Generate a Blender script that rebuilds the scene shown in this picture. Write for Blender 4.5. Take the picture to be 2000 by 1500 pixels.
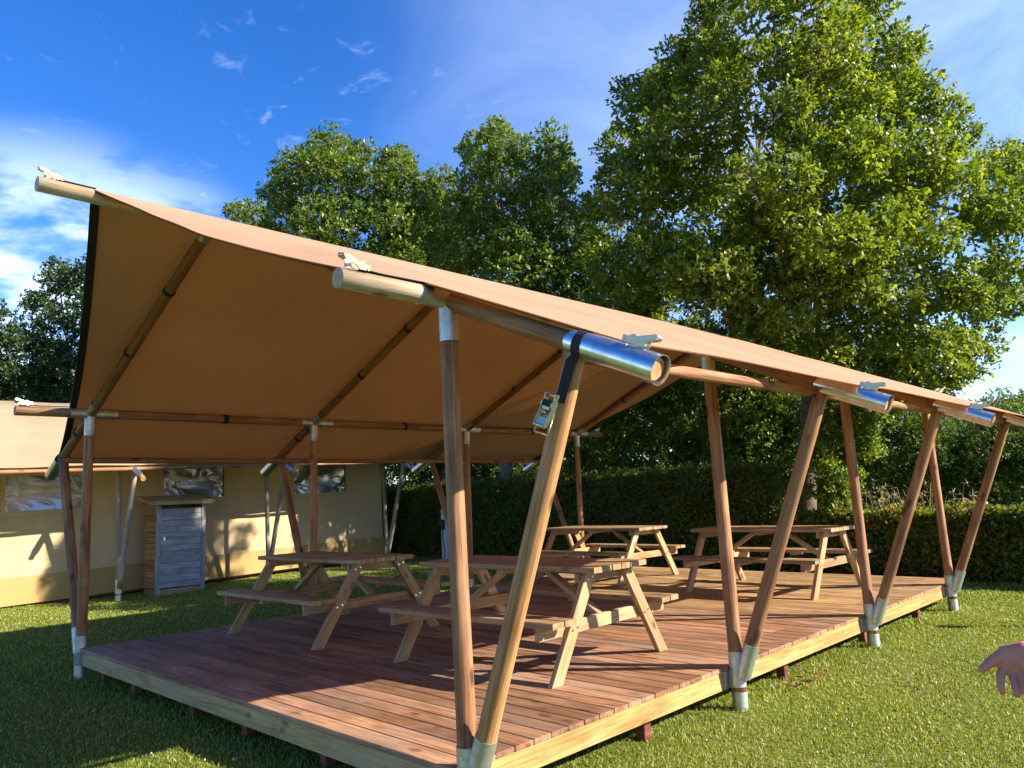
import bpy, bmesh, math, random
import numpy as np
from mathutils import Vector, Matrix

random.seed(7); RNG = np.random.default_rng(11)
for o in list(bpy.data.objects): bpy.data.objects.remove(o)
SC = bpy.context.scene
COL = SC.collection

# ------------------------------------------------------------------ camera
CAM = np.array([-2.6797, -3.0140, 1.6238]); FPX = 1497.25
YAW, PIT, ROL = 0.7702, 0.1453, -0.0451
_f = np.array([math.cos(YAW)*math.cos(PIT), math.sin(YAW)*math.cos(PIT), math.sin(PIT)])
_r = np.cross(_f, [0, 0, 1]); _r /= np.linalg.norm(_r); _u = np.cross(_r, _f)
CR = math.cos(ROL)*_r + math.sin(ROL)*_u; CU = -math.sin(ROL)*_r + math.cos(ROL)*_u; CF = _f
cd = bpy.data.cameras.new('camera'); cam = bpy.data.objects.new('camera', cd); COL.objects.link(cam)
cam.matrix_world = Matrix(((CR[0], CU[0], -CF[0], CAM[0]), (CR[1], CU[1], -CF[1], CAM[1]), (CR[2], CU[2], -CF[2], CAM[2]), (0, 0, 0, 1)))
cd.sensor_width = 36; cd.lens = FPX/2000*36; cd.clip_end = 2000; cd.clip_start = .05
SC.camera = cam

def at(px, py, d):
    """world point seen at photo pixel (2000x1500) at depth d: used to survey where things stand"""
    return CAM + (CF + CR*(px-1000)/FPX - CU*(py-750)/FPX)*d
def at_u(px, py, u):
    d = CF + CR*(px-1000)/FPX - CU*(py-750)/FPX
    return CAM + d*((u-CAM[0])/d[0])

# ------------------------------------------------------------------ world, sun, exposure
SUN = Vector((.88, -1.57, 1.0)).normalized()
EL = math.asin(SUN.z); AZ = math.atan2(SUN.x, SUN.y)
W = bpy.data.worlds.new('World'); SC.world = W; W.use_nodes = True
nt = W.node_tree; nt.nodes.clear()
def N(t, typ, **k):
    n = t.nodes.new(typ)
    for a, b in k.items(): setattr(n, a, b)
    return n
def build_world():
    out = N(nt, 'ShaderNodeOutputWorld'); bg = N(nt, 'ShaderNodeBackground')
    sky = N(nt, 'ShaderNodeTexSky', sky_type='NISHITA', sun_disc=False)
    sky.sun_elevation = EL; sky.sun_rotation = AZ
    sky.air_density = 1.0; sky.dust_density = .15; sky.ozone_density = 4.0; sky.altitude = 0
    hsv = N(nt, 'ShaderNodeHueSaturation'); hsv.inputs['Hue'].default_value = .515; hsv.inputs['Saturation'].default_value = 1.30; hsv.inputs['Value'].default_value = 1.0
    nt.links.new(sky.outputs[0], hsv.inputs['Color'])
    tc = N(nt, 'ShaderNodeTexCoord')
    sep = N(nt, 'ShaderNodeSeparateXYZ'); nt.links.new(tc.outputs['Generated'], sep.inputs[0])
    # project the direction on a cloud plane
    add = N(nt, 'ShaderNodeMath', operation='ADD'); add.inputs[1].default_value = .12
    nt.links.new(sep.outputs['Z'], add.inputs[0])
    mx = N(nt, 'ShaderNodeMath', operation='MAXIMUM'); mx.inputs[1].default_value = .05; nt.links.new(add.outputs[0], mx.inputs[0])
    dv = N(nt, 'ShaderNodeVectorMath', operation='DIVIDE'); cmb = N(nt, 'ShaderNodeCombineXYZ')
    for i in range(3): nt.links.new(mx.outputs[0], cmb.inputs[i])
    nt.links.new(tc.outputs['Generated'], dv.inputs[0]); nt.links.new(cmb.outputs[0], dv.inputs[1])
    def noise(scale, detail, rough, dist, rot, sc):
        mp = N(nt, 'ShaderNodeMapping'); mp.inputs['Rotation'].default_value = (0, 0, rot); mp.inputs['Scale'].default_value = sc
        nt.links.new(dv.outputs[0], mp.inputs['Vector'])
        n = N(nt, 'ShaderNodeTexNoise'); n.inputs['Scale'].default_value = scale; n.inputs['Detail'].default_value = detail
        n.inputs['Roughness'].default_value = rough; n.inputs['Distortion'].default_value = dist
        nt.links.new(mp.outputs[0], n.inputs['Vector']); return n.outputs['Fac']
    def remap(x, a, b, c=0., d=1.):
        m = N(nt, 'ShaderNodeMapRange', interpolation_type='SMOOTHSTEP')
        for i, v in enumerate((a, b, c, d)): m.inputs[i+1].default_value = v
        nt.links.new(x, m.inputs[0]); return m.outputs[0]
    def mul(a, b):
        m = N(nt, 'ShaderNodeMath', operation='MULTIPLY')
        for i, v in enumerate((a, b)):
            if isinstance(v, (int, float)): m.inputs[i].default_value = v
            else: nt.links.new(v, m.inputs[i])
        return m.outputs[0]
    def addm(a, b):
        m = N(nt, 'ShaderNodeMath', operation='ADD', use_clamp=True); nt.links.new(a, m.inputs[0]); nt.links.new(b, m.inputs[1]); return m.outputs[0]
    def toward(px, py, a, b):
        d = CF + CR*(px-1000)/FPX - CU*(py-750)/FPX; d /= np.linalg.norm(d)
        v = N(nt, 'ShaderNodeVectorMath', operation='DOT_PRODUCT'); v.inputs[1].default_value = d
        nt.links.new(tc.outputs['Generated'], v.inputs[0]); return remap(v.outputs['Value'], a, b)
    puff = remap(noise(3.2, 7, .58, .3, .4, (1, 1, 1)), .34, .58)
    bank = mul(puff, toward(90, 900, .925, .972))                  # cloud bank low on the left
    veil = mul(remap(noise(.9, 8, .62, .8, 1.1, (1, 1.1, 1)), .30, .85), .42)
    veil = mul(veil, toward(2150, 60, .62, 1.0))                    # thin high veil on the right
    flecks = mul(remap(noise(13, 5, .55, .6, .3, (1, 1, 1)), .60, .86), .26)
    flecks = mul(flecks, toward(420, 200, .93, .985))
    low = mul(remap(sep.outputs['Z'], .36, .0), .22)
    cl = addm(addm(mul(bank, .72), veil), addm(flecks, low))
    mix = N(nt, 'ShaderNodeMix', data_type='RGBA'); nt.links.new(cl, mix.inputs[0])
    nt.links.new(hsv.outputs[0], mix.inputs[6]); mix.inputs[7].default_value = (5.8, 6.8, 8.6, 1)
    nt.links.new(mix.outputs[2], bg.inputs['Color']); bg.inputs['Strength'].default_value = .092
    nt.links.new(bg.outputs[0], out.inputs[0])
build_world()
sl = bpy.data.lights.new('sun', 'SUN'); sl.energy = 5.0; sl.angle = math.radians(.53); sl.color = (1, .90, .74)
so = bpy.data.objects.new('sun', sl); COL.objects.link(so); so.location = (20, -35, 25)
so.rotation_euler = (-SUN).to_track_quat('-Z', 'Y').to_euler()
vs = SC.view_settings; vs.view_transform = 'Standard'; vs.look = 'None'; vs.gamma = 1; vs.use_curve_mapping = False
vs.exposure = 1.55

# ------------------------------------------------------------------ helpers
def tag(o, label, cat, group=None):
    o['label'] = label; o['category'] = cat
    if group: o['group'] = group
    return o
def struct(o): o['kind'] = 'structure'; return o
def stuff(o): o['kind'] = 'stuff'; return o
def link(o, parent=None):
    COL.objects.link(o)
    if parent is not None: o.parent = parent
    return o
def thing(name, label, cat, loc=(0, 0, 0), rz=0, group=None):
    o = bpy.data.objects.new(name, None); o.empty_display_size = .2; link(o)
    o.location = loc; o.rotation_euler = (0, 0, rz)
    return tag(o, label, cat, group)
def fast_mesh(name, V, F, smooth=False):
    V = np.asarray(V, np.float32); F = np.asarray(F, np.int32); n, k = F.shape
    me = bpy.data.meshes.new(name); me.vertices.add(len(V)); me.vertices.foreach_set('co', V.ravel())
    me.loops.add(n*k); me.loops.foreach_set('vertex_index', F.ravel())
    me.polygons.add(n); me.polygons.foreach_set('loop_start', np.arange(0, n*k, k, dtype=np.int32))
    me.polygons.foreach_set('use_smooth', np.full(n, smooth, dtype=bool))
    me.update(calc_edges=True); return me
def py_mesh(name, V, F, smooth=False):
    me = bpy.data.meshes.new(name); me.from_pydata([tuple(map(float, v)) for v in V], [], F)
    if smooth: me.polygons.foreach_set('use_smooth', np.full(len(me.polygons), True))
    me.update(); return me
def obj(name, me, mat, parent=None, loc=(0, 0, 0), rot=None):
    o = bpy.data.objects.new(name, me)
    if mat is not None and len(me.materials) == 0: me.materials.append(mat)
    link(o, parent); o.location = loc
    if rot is not None: o.rotation_euler = rot
    return o
def smooth_by_angle(me, ang=.6):
    bm = bmesh.new(); bm.from_mesh(me)
    for f in bm.faces: f.smooth = True
    for e in bm.edges:
        if len(e.link_faces) == 2 and e.calc_face_angle() > ang: e.smooth = False
    bm.to_mesh(me); bm.free(); return me
_boards = {}
def board_mesh(L, w, t, ch=.004):
    """board along X, width Y, thickness Z, chamfered long edges, centred on its middle"""
    key = (round(L, 4), round(w, 4), round(t, 4), ch)
    if key in _boards: return _boards[key]
    y, z = w/2, t/2
    prof = [(-y+ch, -z), (y-ch, -z), (y, -z+ch), (y, z-ch), (y-ch, z), (-y+ch, z), (-y, z-ch), (-y, -z+ch)]
    V = [(x, a, b) for x in (-L/2, L/2) for a, b in prof]
    F = [list(range(7, -1, -1)), list(range(8, 16))] + [[i, (i+1) % 8, 8+(i+1) % 8, 8+i] for i in range(8)]
    me = py_mesh('board', V, F); _boards[key] = me; return me
def board(name, L, w, t, mat, parent, loc, rot=(0, 0, 0), ch=.004):
    me = board_mesh(L, w, t, ch)
    if len(me.materials) and me.materials[0] != mat: me = me.copy(); me.materials.clear()
    return obj(name, me, mat, parent, loc, rot)
def axis_quat(A, B): return (Vector(B)-Vector(A)).to_track_quat('Z', 'Y')
def pole_mesh(L, r0, r1, seed=0, sides=18, wob=.02, rings=10):
    rg = np.random.default_rng(seed); V = []; ph = rg.uniform(0, 6.28, 4)
    for k in range(rings+1):
        t = k/rings; r = r0+(r1-r0)*t; cx = .004*math.sin(3*t+ph[0])*wob/.02; cy = .004*math.sin(2.3*t+ph[1])*wob/.02
        if k in (0, rings): cx = cy = 0
        for i in range(sides):
            a = 6.28318*i/sides; rr = r*(1+wob*math.sin(a*2+ph[2]+t*2)+wob*.6*math.sin(9*t+ph[3]))
            V.append((cx+rr*math.cos(a), cy+rr*math.sin(a), t*L))
    F = [[k*sides+i, k*sides+(i+1) % sides, (k+1)*sides+(i+1) % sides, (k+1)*sides+i] for k in range(rings) for i in range(sides)]
    n = len(F); F += [list(range(sides-1, -1, -1)), list(range(rings*sides, (rings+1)*sides))]
    me = py_mesh('pole', V, F); sm = np.full(len(F), True); sm[n:] = False; me.polygons.foreach_set('use_smooth', sm); return me
_seed = [0]
def pole(name, A, B, r0, r1, mat, parent, wob=.02, base=(0, 0, 0)):
    _seed[0] += 1; A = Vector(A)-Vector(base); B = Vector(B)-Vector(base)
    o = obj(name, pole_mesh((B-A).length, r0, r1, _seed[0], wob=wob), mat, parent, A)
    o.rotation_mode = 'QUATERNION'; o.rotation_quaternion = axis_quat(A, B); return o
def sleeve_mesh(L, r, wall=.003, sides=28, miter=0.0):
    """open steel tube with wall thickness"""
    V = []
    for (rr, z) in ((r, 0), (r, L), (r-wall, L), (r-wall, 0)):
        for i in range(sides):
            a = 6.28318*i/sides; zz = z
            if z == 0: zz += miter*(math.cos(a)+1)*r
            V.append((rr*math.cos(a), rr*math.sin(a), zz))
    F = []
    for k in range(4):
        for i in range(sides):
            F.append([k*sides+i, k*sides+(i+1) % sides, ((k+1) % 4)*sides+(i+1) % sides, ((k+1) % 4)*sides+i])
    me = py_mesh('sleeve', V, F); return smooth_by_angle(me, .8)
def sleeve(name, A, B, r, mat, parent, base=(0, 0, 0), miter=0.0):
    A = Vector(A)-Vector(base); B = Vector(B)-Vector(base)
    o = obj(name, sleeve_mesh((B-A).length, r, miter=miter), mat, parent, A)
    o.rotation_mode = 'QUATERNION'; o.rotation_quaternion = axis_quat(A, B); return o
def bm_box(bm, c, s, R=None):
    v = []
    for x in (-.5, .5):
        for y in (-.5, .5):
            for z in (-.5, .5):
                p = Vector((x*s[0], y*s[1], z*s[2]))
                if R is not None: p = R @ p
                v.append(bm.verts.new(p+Vector(c)))
    for f in ((0, 1, 3, 2), (4, 6, 7, 5), (0, 4, 5, 1), (2, 3, 7, 6), (0, 2, 6, 4), (1, 5, 7, 3)): bm.faces.new([v[i] for i in f])
def bm_cyl(bm, A, B, r, n=10):
    A = Vector(A); B = Vector(B); q = axis_quat(A, B); ra = []; rb = []
    for i in range(n):
        p = q @ Vector((r*math.cos(6.28318*i/n), r*math.sin(6.28318*i/n), 0)); ra.append(bm.verts.new(A+p)); rb.append(bm.verts.new(B+p))
    for i in range(n): bm.faces.new((ra[i], ra[(i+1) % n], rb[(i+1) % n], rb[i])).smooth = True
    bm.faces.new(ra[::-1]); bm.faces.new(rb)
def bm_done(bm, name):
    me = bpy.data.meshes.new(name); bm.normal_update(); bm.to_mesh(me); bm.free(); return me

# ------------------------------------------------------------------ materials
def new_mat(name):
    m = bpy.data.materials.new(name); m.use_nodes = True; t = m.node_tree; t.nodes.clear()
    out = N(t, 'ShaderNodeOutputMaterial'); return m, t, out
def ramp(t, fac, stops):
    r = N(t, 'ShaderNodeValToRGB'); el = r.color_ramp.elements
    while len(el) < len(stops): el.new(.5)
    for e, (p, c) in zip(el, stops): e.position = p; e.color = (*c, 1) if len(c) == 3 else c
    t.links.new(fac, r.inputs[0]); return r.outputs[0]
def mixc(t, fac, a, b, blend='MIX'):
    m = N(t, 'ShaderNodeMix', data_type='RGBA', blend_type=blend)
    for sock, v in ((m.inputs[0], fac), (m.inputs[6], a), (m.inputs[7], b)):
        if isinstance(v, (int, float)): sock.default_value = v
        elif isinstance(v, tuple): sock.default_value = (*v, 1)
        else: t.links.new(v, sock)
    return m.outputs[2]
def noise_tex(t, vec, scale, detail=4, rough=.55, dist=0):
    n = N(t, 'ShaderNodeTexNoise'); n.inputs['Scale'].default_value = scale; n.inputs['Detail'].default_value = detail
    n.inputs['Roughness'].default_value = rough; n.inputs['Distortion'].default_value = dist
    if vec is not None: t.links.new(vec, n.inputs['Vector'])
    return n.outputs['Fac']
def mapping(t, vec, sc):
    m = N(t, 'ShaderNodeMapping'); m.inputs['Scale'].default_value = sc; t.links.new(vec, m.inputs['Vector']); return m.outputs[0]
def bump(t, h, strength, dist, p):
    b = N(t, 'ShaderNodeBump'); b.inputs['Strength'].default_value = strength; b.inputs['Distance'].default_value = dist
    t.links.new(h, b.inputs['Height']); t.links.new(b.outputs[0], p.inputs['Normal'])
def obj_coord(t):
    """object coordinates shifted by a per-object random, so copies do not share their grain"""
    tc = N(t, 'ShaderNodeTexCoord'); oi = N(t, 'ShaderNodeObjectInfo')
    m = N(t, 'ShaderNodeMath', operation='MULTIPLY'); m.inputs[1].default_value = 91.7; t.links.new(oi.outputs['Random'], m.inputs[0])
    a = N(t, 'ShaderNodeVectorMath', operation='ADD'); t.links.new(tc.outputs['Object'], a.inputs[0]); t.links.new(m.outputs[0], a.inputs[1])
    return a.outputs[0], oi.outputs['Random']
def wood(name, dark, mid, light, axis='X', grain=38, rough=.62, knots=.5, grey=None, vary=.22, grey_amt=.5, moss=None):
    m, t, out = new_mat(name); p = N(t, 'ShaderNodeBsdfPrincipled'); t.links.new(p.outputs[0], out.inputs[0])
    co, rnd = obj_coord(t); st = {'X': (.045, 1, 1), 'Z': (1, 1, .045)}[axis]
    g = noise_tex(t, mapping(t, co, st), grain, 5, .6, 1.2)
    g2 = noise_tex(t, mapping(t, co, {'X': (.35, 1, 1), 'Z': (1, 1, .35)}[axis]), 5, 4, .6, .6)
    c = ramp(t, g, [(.36, dark), (.50, mid), (.64, light)])
    c = mixc(t, .45, c, ramp(t, g2, [(.36, dark), (.52, mid), (.66, light)]))
    fine = noise_tex(t, mapping(t, co, {'X': (.03, 1, 1), 'Z': (1, 1, .03)}[axis]), 150, 3, .6)
    c = mixc(t, ramp(t, fine, [(.52, (0, 0, 0)), (.66, (.55, .55, .55))]), c, tuple(x*.55 for x in dark))
    kv = N(t, 'ShaderNodeTexVoronoi'); kv.inputs['Scale'].default_value = 5.2; kv.inputs['Randomness'].default_value = 1
    t.links.new(mapping(t, co, {'X': (.55, 1.3, 1.3), 'Z': (1.3, 1.3, .55)}[axis]), kv.inputs['Vector'])
    k = ramp(t, kv.outputs['Distance'], [(.11, (1, 1, 1)), (.20, (0, 0, 0))])
    km = N(t, 'ShaderNodeMath', operation='MULTIPLY'); km.inputs[1].default_value = knots; t.links.new(k, km.inputs[0])
    c = mixc(t, km.outputs[0], c, tuple(x*.35 for x in dark))
    if grey:
        gm = noise_tex(t, mapping(t, co, {'X': (.3, 1, 1), 'Z': (1, 1, .3)}[axis]), 3.0, 5, .65)
        gf = N(t, 'ShaderNodeMapRange'); gf.inputs[1].default_value = .48; gf.inputs[2].default_value = .66; gf.inputs[4].default_value = grey_amt
        t.links.new(gm, gf.inputs[0]); c = mixc(t, gf.outputs[0], c, grey)
    if grey and axis == 'X':
        m7 = N(t, 'ShaderNodeMath', operation='MULTIPLY'); m7.inputs[1].default_value = 7.31; t.links.new(rnd, m7.inputs[0]); fr = N(t, 'ShaderNodeMath', operation='FRACT'); t.links.new(m7.outputs[0], fr.inputs[0])
        wf = N(t, 'ShaderNodeMapRange'); wf.inputs[1].default_value = .45; wf.inputs[4].default_value = .55; t.links.new(fr.outputs[0], wf.inputs[0]); c = mixc(t, wf.outputs[0], c, mixc(t, 1., c, (.92, 1.12, 1.25), 'MULTIPLY'))
    h = N(t, 'ShaderNodeHueSaturation'); mr = N(t, 'ShaderNodeMapRange'); mr.inputs[3].default_value = 1-vary; mr.inputs[4].default_value = 1+vary
    t.links.new(rnd, mr.inputs[0]); t.links.new(mr.outputs[0], h.inputs['Value']); t.links.new(c, h.inputs['Color'])
    t.links.new(h.outputs[0], p.inputs['Base Color']); p.inputs['Roughness'].default_value = rough
    p.inputs['Specular IOR Level'].default_value = .35
    bump(t, fine, .5, .003, p); return m
def simple(name, col, rough=.6, metal=0., var=.12, scale=20, bmp=0., spec=.4):
    m, t, out = new_mat(name); p = N(t, 'ShaderNodeBsdfPrincipled'); t.links.new(p.outputs[0], out.inputs[0])
    tc = N(t, 'ShaderNodeTexCoord'); n = noise_tex(t, tc.outputs['Object'], scale, 4, .6)
    c = ramp(t, n, [(.3, tuple(x*(1-var) for x in col)), (.7, tuple(min(1, x*(1+var)) for x in col))])
    t.links.new(c, p.inputs['Base Color']); p.inputs['Roughness'].default_value = rough; p.inputs['Metallic'].default_value = metal
    p.inputs['Specular IOR Level'].default_value = spec
    if bmp: bump(t, n, bmp, .005, p)
    return m
def fabric(name, col, tcol, tr=.3, wr=.25, wscale=1.5, stain=None, weave=True, dist=.03):
    m, t, out = new_mat(name); tc = N(t, 'ShaderNodeTexCoord')
    n = noise_tex(t, tc.outputs['Object'], .8, 5, .6); n2 = noise_tex(t, mapping(t, tc.outputs['Object'], (1, .35, 1)), wscale, 4, .55, .7)
    c = ramp(t, n, [(.3, tuple(x*.84 for x in col)), (.7, tuple(min(1, x*1.08) for x in col))])
    if stain: c = mixc(t, ramp(t, noise_tex(t, mapping(t, tc.outputs['Object'], (2.2, 2.2, .4)), 1.1, 6, .65), [(.5, (0, 0, 0)), (.8, (.5, .5, .5))]), c, stain)
    d = N(t, 'ShaderNodeBsdfPrincipled'); d.inputs['Roughness'].default_value = .75; d.inputs['Specular IOR Level'].default_value = .25
    t.links.new(c, d.inputs['Base Color'])
    tl = N(t, 'ShaderNodeBsdfTranslucent'); tl.inputs['Color'].default_value = (*tcol, 1)
    b = N(t, 'ShaderNodeBump'); b.inputs['Strength'].default_value = wr; b.inputs['Distance'].default_value = dist
    t.links.new(n2, b.inputs['Height']); t.links.new(b.outputs[0], d.inputs['Normal']); t.links.new(b.outputs[0], tl.inputs['Normal'])
    mx = N(t, 'ShaderNodeMixShader'); mx.inputs[0].default_value = tr
    t.links.new(d.outputs[0], mx.inputs[1]); t.links.new(tl.outputs[0], mx.inputs[2]); t.links.new(mx.outputs[0], out.inputs[0]); return m
def leaf_mat(name, dark, mid, light, trans, tr=.42, rough=.42, accent=None):
    m, t, out = new_mat(name); g = N(t, 'ShaderNodeNewGeometry'); tc = N(t, 'ShaderNodeTexCoord')
    c = ramp(t, g.outputs['Random Per Island'], [(.0, dark), (.5, mid), (1., light)] if not accent else [(.0, dark), (.45, mid), (.82, light), (.97, accent)])
    big = noise_tex(t, tc.outputs['Object'], .45, 2, .5)
    c = mixc(t, ramp(t, big, [(.35, (0, 0, 0)), (.65, (1, 1, 1))]), mixc(t, 1., c, (.80, .86, .9), 'MULTIPLY'), c)
    d = N(t, 'ShaderNodeBsdfPrincipled'); d.inputs['Roughness'].default_value = rough; d.inputs['Specular IOR Level'].default_value = .35
    t.links.new(c, d.inputs['Base Color'])
    tl = N(t, 'ShaderNodeBsdfTranslucent'); t.links.new(mixc(t, 1., c, trans, 'MULTIPLY'), tl.inputs['Color'])
    mx = N(t, 'ShaderNodeMixShader'); mx.inputs[0].default_value = tr
    t.links.new(d.outputs[0], mx.inputs[1]); t.links.new(tl.outputs[0], mx.inputs[2]); t.links.new(mx.outputs[0], out.inputs[0]); return m

M = {}
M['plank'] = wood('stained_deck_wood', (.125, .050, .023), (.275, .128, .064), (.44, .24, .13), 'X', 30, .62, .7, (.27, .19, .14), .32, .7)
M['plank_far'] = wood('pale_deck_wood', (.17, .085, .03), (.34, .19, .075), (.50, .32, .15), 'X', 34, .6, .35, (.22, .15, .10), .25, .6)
M['fascia'] = wood('fresh_pine', (.25, .118, .034), (.42, .232, .076), (.52, .32, .125), 'X', 26, .6, .55, None, .08)
M['fascia_old'] = wood('greenish_pine', (.26, .17, .07), (.42, .30, .14), (.52, .40, .21), 'X', 26, .65, .7, (.34, .29, .19), .08, .5)
M['stump'] = wood('red_hardwood', (.09, .022, .018), (.17, .045, .035), (.25, .08, .06), 'Z', 26, .6, .2)
M['pole'] = wood('larch_pole', (.115, .045, .019), (.31, .142, .060), (.45, .245, .115), 'Z', 26, .6, .95, (.24, .14, .085), .16, .35)
M['pole_light'] = wood('light_larch_pole', (.20, .085, .030), (.41, .205, .080), (.54, .315, .145), 'Z', 26, .6, .95, (.30, .175, .085), .05, .35)
M['rafter'] = wood('rafter_pole', (.12, .045, .018), (.25, .11, .045), (.36, .18, .08), 'Z', 26, .62, .9, (.16, .09, .05), .16, .5)
M['pole_weather'] = wood('bleached_pole', (.27, .17, .085), (.44, .33, .20), (.54, .44, .31), 'Z', 26, .65, .7, (.42, .40, .30), .1, .5)
M['pole_grey'] = wood('grey_weathered_pole', (.13, .10, .075), (.24, .19, .15), (.36, .30, .25), 'Z', 26, .7, .6, (.26, .25, .23), .2, .6)
M['endgrain'] = simple('end_grain', (.50, .22, .09), .7, 0, .35, 60)
M['table'] = wood('treated_pine', (.21, .105, .042), (.37, .215, .095), (.50, .325, .16), 'X', 28, .6, .85, (.31, .235, .155), .22, .65)
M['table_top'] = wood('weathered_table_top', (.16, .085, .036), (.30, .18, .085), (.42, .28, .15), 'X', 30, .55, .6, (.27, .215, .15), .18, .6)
M['door_wood'] = wood('silver_larch', (.17, .16, .15), (.30, .285, .27), (.43, .41, .39), 'X', 34, .7, .5, (.27, .265, .265), .14, .5)
M['clad'] = wood('brown_cladding', (.16, .09, .04), (.30, .18, .08), (.40, .27, .13), 'X', 34, .65, .5, (.28, .22, .15), .2, .5)
def galv(name, col, rough, sc=45):
    m, t, out = new_mat(name); p = N(t, 'ShaderNodeBsdfPrincipled'); t.links.new(p.outputs[0], out.inputs[0])
    tc = N(t, 'ShaderNodeTexCoord'); v = N(t, 'ShaderNodeTexVoronoi'); v.inputs['Scale'].default_value = sc; t.links.new(tc.outputs['Object'], v.inputs['Vector'])
    n = noise_tex(t, tc.outputs['Object'], 9, 5, .65)
    c = mixc(t, .25, tuple(col), v.outputs['Color'], 'SOFT_LIGHT'); c = mixc(t, ramp(t, n, [(.42, (0, 0, 0)), (.68, (.8, .8, .8))]), c, tuple(x*.6 for x in col))
    t.links.new(c, p.inputs['Base Color']); p.inputs['Metallic'].default_value = .92
    r = N(t, 'ShaderNodeMapRange'); r.inputs[3].default_value = rough*.75; r.inputs[4].default_value = rough*1.35; t.links.new(n, r.inputs[0]); t.links.new(r.outputs[0], p.inputs['Roughness'])
    return m
M['tube'] = galv('bright_galvanised_tube', (.70, .72, .74), .24)
M['socket'] = galv('dull_galvanised_socket', (.56, .575, .575), .5)
M['zinc'] = simple('yellow_zinc', (.58, .55, .42), .48, 1.0, .15, 60)
M['bolt'] = simple('zinc_bolt', (.75, .76, .76), .3, 1.0, .05, 60)
M['web'] = simple('black_webbing', (.012, .012, .014), .7, 0, .3, 300, .3)
M['canvas'] = fabric('tan_canvas', (.48, .305, .195), (.66, .37, .16), .32, .22, 1.2)
M['underside_tone'] = fabric('canvas_underside_tone', (.50, .335, .20), (.78, .48, .23), .42, .9, 1.6, None, True, .05)  # shade and bounced glow under the canvas, put into the colour
M['tent_wall'] = fabric('cream_canvas', (.56, .43, .245), (.55, .36, .14), .18, .25, 1.6, (.45, .36, .22))
M['tent_skirt'] = fabric('ochre_canvas', (.40, .275, .105), (.45, .28, .08), .15, .3, 2.2, (.36, .27, .12))
M['tent_roof'] = fabric('pale_roof_canvas', (.36, .285, .175), (.5, .35, .16), .12, .2, 1.0, (.36, .34, .28))
M['dark'] = simple('dark_interior', (.02, .02, .02), .9)
M['white'] = simple('grey_white_plastic', (.62, .64, .66), .45, 0, .05)
M['bark'] = simple('bark', (.115, .085, .060), .9, 0, .5, 9, .8, .2)
M['bark_grey'] = simple('grey_bark', (.17, .15, .125), .9, 0, .45, 9, .8, .2)
M['twig'] = simple('hedge_twigs', (.040, .032, .020), .95, 0, .4, 12, .8, .1)
M['oak_leaf'] = leaf_mat('oak_leaves', (.075, .125, .014), (.15, .205, .020), (.30, .32, .030), (1.35, 1.35, .5), .48)
M['mid_leaf'] = leaf_mat('mid_tree_leaves', (.075, .120, .018), (.135, .190, .024), (.25, .295, .034), (1.2, 1.35, .6), .40)
M['dark_leaf'] = leaf_mat('dark_tree_leaves', (.030, .062, .020), (.050, .092, .026), (.085, .135, .034), (1.1, 1.3, .6), .36)
M['hedge_leaf'] = leaf_mat('beech_hedge_leaves', (.050, .092, .014), (.095, .15, .02), (.19, .23, .03), (1.2, 1.3, .5), .38, .4, (.28, .16, .03))
M['low_leaf'] = leaf_mat('young_hedge_leaves', (.055, .10, .016), (.11, .16, .022), (.26, .27, .03), (1.2, 1.25, .5), .42, .38, (.42, .17, .05))
M['shrub_leaf'] = leaf_mat('bramble_leaves', (.045, .085, .016), (.085, .135, .022), (.16, .21, .03), (1.1, 1.3, .5), .36)
M['straw'] = simple('dry_grass_stalk', (.36, .29, .13), .8, 0, .3, 5)
M['dead_leaf'] = simple('brown_dead_leaf', (.15, .052, .022), .7, 0, .4, 30)
M['grass'] = leaf_mat('lawn_blades', (.14, .19, .018), (.245, .29, .032), (.37, .375, .08), (1.1, 1.15, .5), .42, .5, (.52, .46, .22))
M['skin'] = simple('skin', (.54, .20, .135), .5, 0, .08, 25, .15, .35)
M['shirt'] = simple('navy_cotton', (.03, .04, .075), .85, 0, .2, 30)
M['trousers'] = simple('grey_cotton', (.10, .10, .11), .85, 0, .2, 30)
M['hair'] = simple('brown_hair', (.05, .03, .02), .6, 0, .3, 60)
M['flower'] = simple('clover_white', (.45, .44, .36), .8, 0, .1, 10)
def lawn_mat():
    m, t, out = new_mat('lawn'); p = N(t, 'ShaderNodeBsdfPrincipled'); t.links.new(p.outputs[0], out.inputs[0])
    tc = N(t, 'ShaderNodeTexCoord'); co = tc.outputs['Object']
    a = noise_tex(t, co, .7, 6, .65); b = noise_tex(t, co, 45, 4, .7)
    c = ramp(t, b, [(.25, (.05, .07, .012)), (.5, (.11, .15, .02)), (.8, (.19, .21, .04))])
    c = mixc(t, ramp(t, a, [(.45, (0, 0, 0)), (.75, (.55, .55, .55))]), c, (.22, .20, .07))
    t.links.new(c, p.inputs['Base Color']); p.inputs['Roughness'].default_value = .95; p.inputs['Specular IOR Level'].default_value = .1
    bump(t, b, .8, .03, p); return m
M['lawn'] = lawn_mat()
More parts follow.
